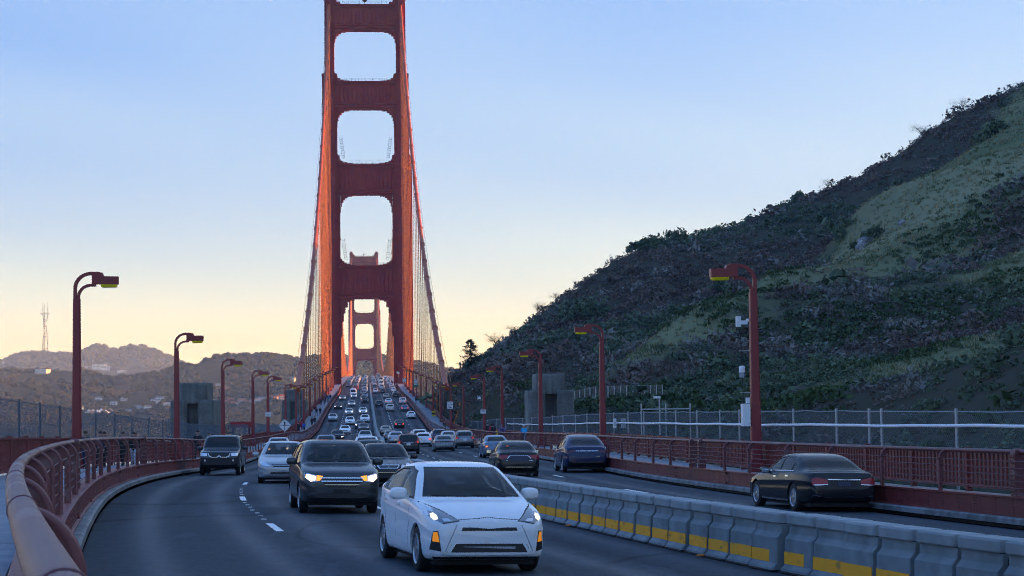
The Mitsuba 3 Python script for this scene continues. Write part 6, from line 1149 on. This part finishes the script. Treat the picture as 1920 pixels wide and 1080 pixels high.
# ------------------------------------------------------------------ signs and small fittings
def plate_sign(M, w, h, mat, label, lines=0, shape_='rect', posts=True, drop=1.5, nm='sign', pm='m_print'):
    """a flat sign facing -y in its own frame, its centre at the origin"""
    t = thing(nm, label, 'sign'); m = MB()
    if shape_ == 'diamond': m.loft(np.array([[(w / 2, y, 0), (0, y, h / 2), (-w / 2, y, 0), (0, y, -h / 2)] for y in (-.012, .012)]))
    else: m.box([0, 0, 0], [w, .024, h])
    part(t, 'panel', moved(shape(m.get(), mat), M))
    if lines:
        for z in np.linspace(h * .33, -h * .33, lines):
            m = MB(); x = -w * .38
            while x < w * .36: l = rng.uniform(.05, .16) * w; m.box([x + l / 2, -.016, z], [l, .006, h * .42 / lines]); x += l + w * .05
            part(t, 'lettering', moved(shape(m.get(), pm), M), kind='stuff')
    if posts: m = MB(); m.tube([(0, .035, -drop), (0, .035, h * .4)], .022, 6); part(t, 'post', moved(shape(m.get(), 'm_steel'), M))
    return t
def at(Y, o, h): return mat4(rot_z(math.atan2(*(-tangent(Y)[:2] * [1, -1])) * 0 - .1 * 0), road(Y, o, h))
t = plate_sign(at(194., -9.9, 2.35), 1.36, 1.36, 'm_white', 'white diamond sign with braces across it above the left railing', 0, 'diamond', True, 1.9)
for a, b in (((-.6, 0), (.6, 0)), ((0, -.6), (0, .55))): m = MB(); m.tube([(a[0], -.03, a[1]), (b[0], -.03, b[1])], .028, 5); part(t, 'brace', moved(shape(m.get(), 'm_dark_red'), at(194., -9.9, 2.35)))
m = MB(); m.box([0, -.03, .22], [.16, .03, .3]); part(t, 'clamp', moved(shape(m.get(), 'm_print'), at(194., -9.9, 2.35)))
plate_sign(at(205.6, -12.3, 3.6), .62, .5, 'm_white', 'small white sign on the fifth left lamp', 3, posts=False)
plate_sign(at(210.6, 12.2, 3.55), .62, .5, 'm_white', 'white sign with small lettering low on the fifth right lamp', 3, posts=False)
plate_sign(at(210.6, 11.75, 5.2), .36, .4, 'm_white', 'small white square sign with a dark mark, on the fifth right lamp', 1, posts=False)
plate_sign(at(291.6, 12.2, 4.4), .92, 1.15, 'm_white', 'white notice board of several lines on the lamp by the far right pylon', 4, posts=False)
plate_sign(at(448., 11.2, 4.6), 1.25, .75, 'm_green_sign', 'green road sign beside the right tower leg', 1, drop=3.6, pm='m_white'); plate_sign(at(448., 11.2, 5.55), .8, .9, 'm_white', 'white sign right above the green one', 2, posts=False)
plate_sign(at(520., 9.9, 5.0), .95, 1.2, 'm_white', 'white sign with dark figures in front of the right tower leg', 2, drop=4.2); plate_sign(at(640., 10.2, 5.4), .9, .9, 'm_white', 'small white sign at the far end of the right railing', 1, drop=4.6)
t = thing('hazard_cabinet', 'yellow and black cabinet against the right railing of the bridge', 'cabinet'); 
for z, mt in ((.2, 'm_yellow'), (.55, 'm_black'), (.9, 'm_yellow')): m = MB(); m.box([0, 0, z], [.7, .5, .32]); part(t, 'panel', shape(m.get(), mt, False, mat4(np.eye(3), road(355., 12., SW))))
t = thing('call_box', 'yellow call box on a post behind the right railing near the purple cyclist', 'call box'); M = mat4(np.eye(3), road(158., 10.3, SW)); m = MB(); m.box([0, 0, .55], [.24, .22, .34]); part(t, 'case', shape(m.get(), 'm_yellow', False, M)); m = MB(); m.box([0, 0, 1.0], [.26, .24, .3]); m.tube([(0, 0, 0), (0, 0, 1.2)], .05, 6); part(t, 'post', shape(m.get(), 'm_yellow', False, M)); m = MB(); m.box([0, -.12, .78], [.25, .03, .08]); part(t, 'label_strip', shape(m.get(), 'm_black', False, M))
t = thing('red_beam', 'short red steel beam standing on legs behind the fourth left lamp', 'beam'); M = mat4(np.eye(3), road(186., -13.9, 0)); m = MB(); m.box([0, 0, 2.55], [2.1, .35, .58]); part(t, 'girder', shape(m.get(), 'm_red_sign', False, M))
for x in (-.8, .8): m = MB(); m.box([x, 0, .8], [.18, .2, 3.0]); part(t, 'leg', shape(m.get(), 'm_dark_red', False, M))
t = thing('scaffold', 'orange red maintenance scaffold hung on the right side of the bridge', 'scaffold'); M = mat4(np.eye(3), road(395., 14.6, 0)); m = MB()
m.box([0, 0, 2.0], [2.6, 4., .5]); part(t, 'deck', shape(m.get(), 'm_red_sign', False, M)); m = MB(); m.box([0, 0, 4.], [2.4, 3.6, .12]); m.box([0, 0, 3.1], [2.4, 3.6, .1]); part(t, 'shelf', shape(m.get(), 'm_orange', False, M))
for x in (-1.2, -.4, .4, 1.2): m = MB(); m.box([x, -1.8, 3.], [.09, .09, 2.4]); part(t, 'upright', shape(m.get(), 'm_orange', False, M))
# fittings on the nearest right lamp: x towards the road in its frame
ML = LAMP[1, 0]
t = thing('traffic_camera', 'white camera on a thin black pole beside the nearest right lamp', 'camera'); m = MB(); m.tube([(.42, 0, 2.1), (.5, 0, 5.35)], .018, 6); part(t, 'pole', shape(m.get(), 'm_black', False, ML)); m = MB(); m.box([.56, 0, 5.45], [.16, .14, .38]); m.box([.4, 0, 5.42], [.34, .1, .14]); m.box([.22, 0, 5.5], [.06, .16, .1]); part(t, 'housing', shape(m.get(), 'm_white', False, ML)); m = MB(); m.box([.3, 0, 2.9], [.5, .03, .03]); m.box([.3, 0, 4.4], [.5, .03, .03]); part(t, 'bracket', shape(m.get(), 'm_steel', False, ML))
t = thing('sensor', 'small white cylindrical sensor on the black pole by the nearest right lamp', 'sensor'); m = MB(); m.tube([(.45, -.04, 3.62), (.45, -.04, 3.8)], .11, 12); m.tube([(.45, -.04, 3.8), (.45, -.04, 3.86)], [.12, .07], 12); part(t, 'dome', shape(m.get(), 'm_white', False, ML)); m = MB(); m.box([.46, -.04, 3.52], [.14, .14, .16]); part(t, 'base', shape(m.get(), 'm_grey', False, ML))
t = thing('control_box', 'tall grey control box fixed to the nearest right lamp', 'box'); m = MB(); m.box([.36, 0, 2.1], [.26, .34, .8]); part(t, 'case', shape(m.get(), 'm_white', False, ML)); m = MB(); m.box([.47, -.175, 2.05], [.08, .012, .2]); part(t, 'sticker', shape(m.get(), 'm_orange', False, ML)); m = MB(); m.box([.27, 0, 2.62], [.12, .14, .2]); part(t, 'junction', shape(m.get(), 'm_white', False, ML))
for dx, lb in ((0, 'left one of two white boxes on the white pipe'), (.62, 'right one of two white boxes on the white pipe')): p = road(104., 13.0 + dx * .3, 2.12); t = thing('pipe_box', lb, 'box'); m = MB(); m.box(p + [dx * .5 - .1, -.05, 0], [.17 if dx == 0 else .26, .2, .55]); part(t, 'case', shape(m.get(), 'm_white')); m = MB(); m.box(p + [dx * .5 - .1, -.16, .02], [.05, .02, .3]); part(t, 'latch', shape(m.get(), 'm_grey'))
p = road(92., 13.6, 0.); t = thing('camera_pole', 'slim pole with a small camera above the chain link fence', 'pole'); m = MB(); m.tube([p, p + [0, 0, 3.45]], .035, 6); part(t, 'mast', shape(m.get(), 'm_steel')); m = MB(); m.box(p + [-.12, 0, 3.45], [.34, .12, .12]); part(t, 'camera', shape(m.get(), 'm_white'))
t = thing('pipe_rack', 'low rack of grey pipes behind the chain link fence', 'rack'); p = road(95., 14.5, 2.6)
for x in (-1.4, -.1, 1.2): m = MB(); m.tube([p + [x, 0, -3.], p + [x, 0, .55]], .04, 6); part(t, 'upright', shape(m.get(), 'm_steel'))
for z in (.25, -.55): m = MB(); m.tube([p + [-1.4, 0, z], p + [1.2, 0, z]], .035, 6); part(t, 'crossbar', shape(m.get(), 'm_steel'))
# litter in the gutter of the barrier
for Y, dx in ((27.6, -.36), (36.2, -.34), (40.6, -.33)):
    m = MB(); m.mesh(trimesh.creation.icosphere(1, .05)); v, f = m.get(); v = v * [1.6, .9, .35] + road(Y, BAR + dx, .03); top('litter', shape((v, f), 'm_orange'), 'scrap of orange litter at the foot of the median barrier', 'litter', 'scraps of litter along the barrier')
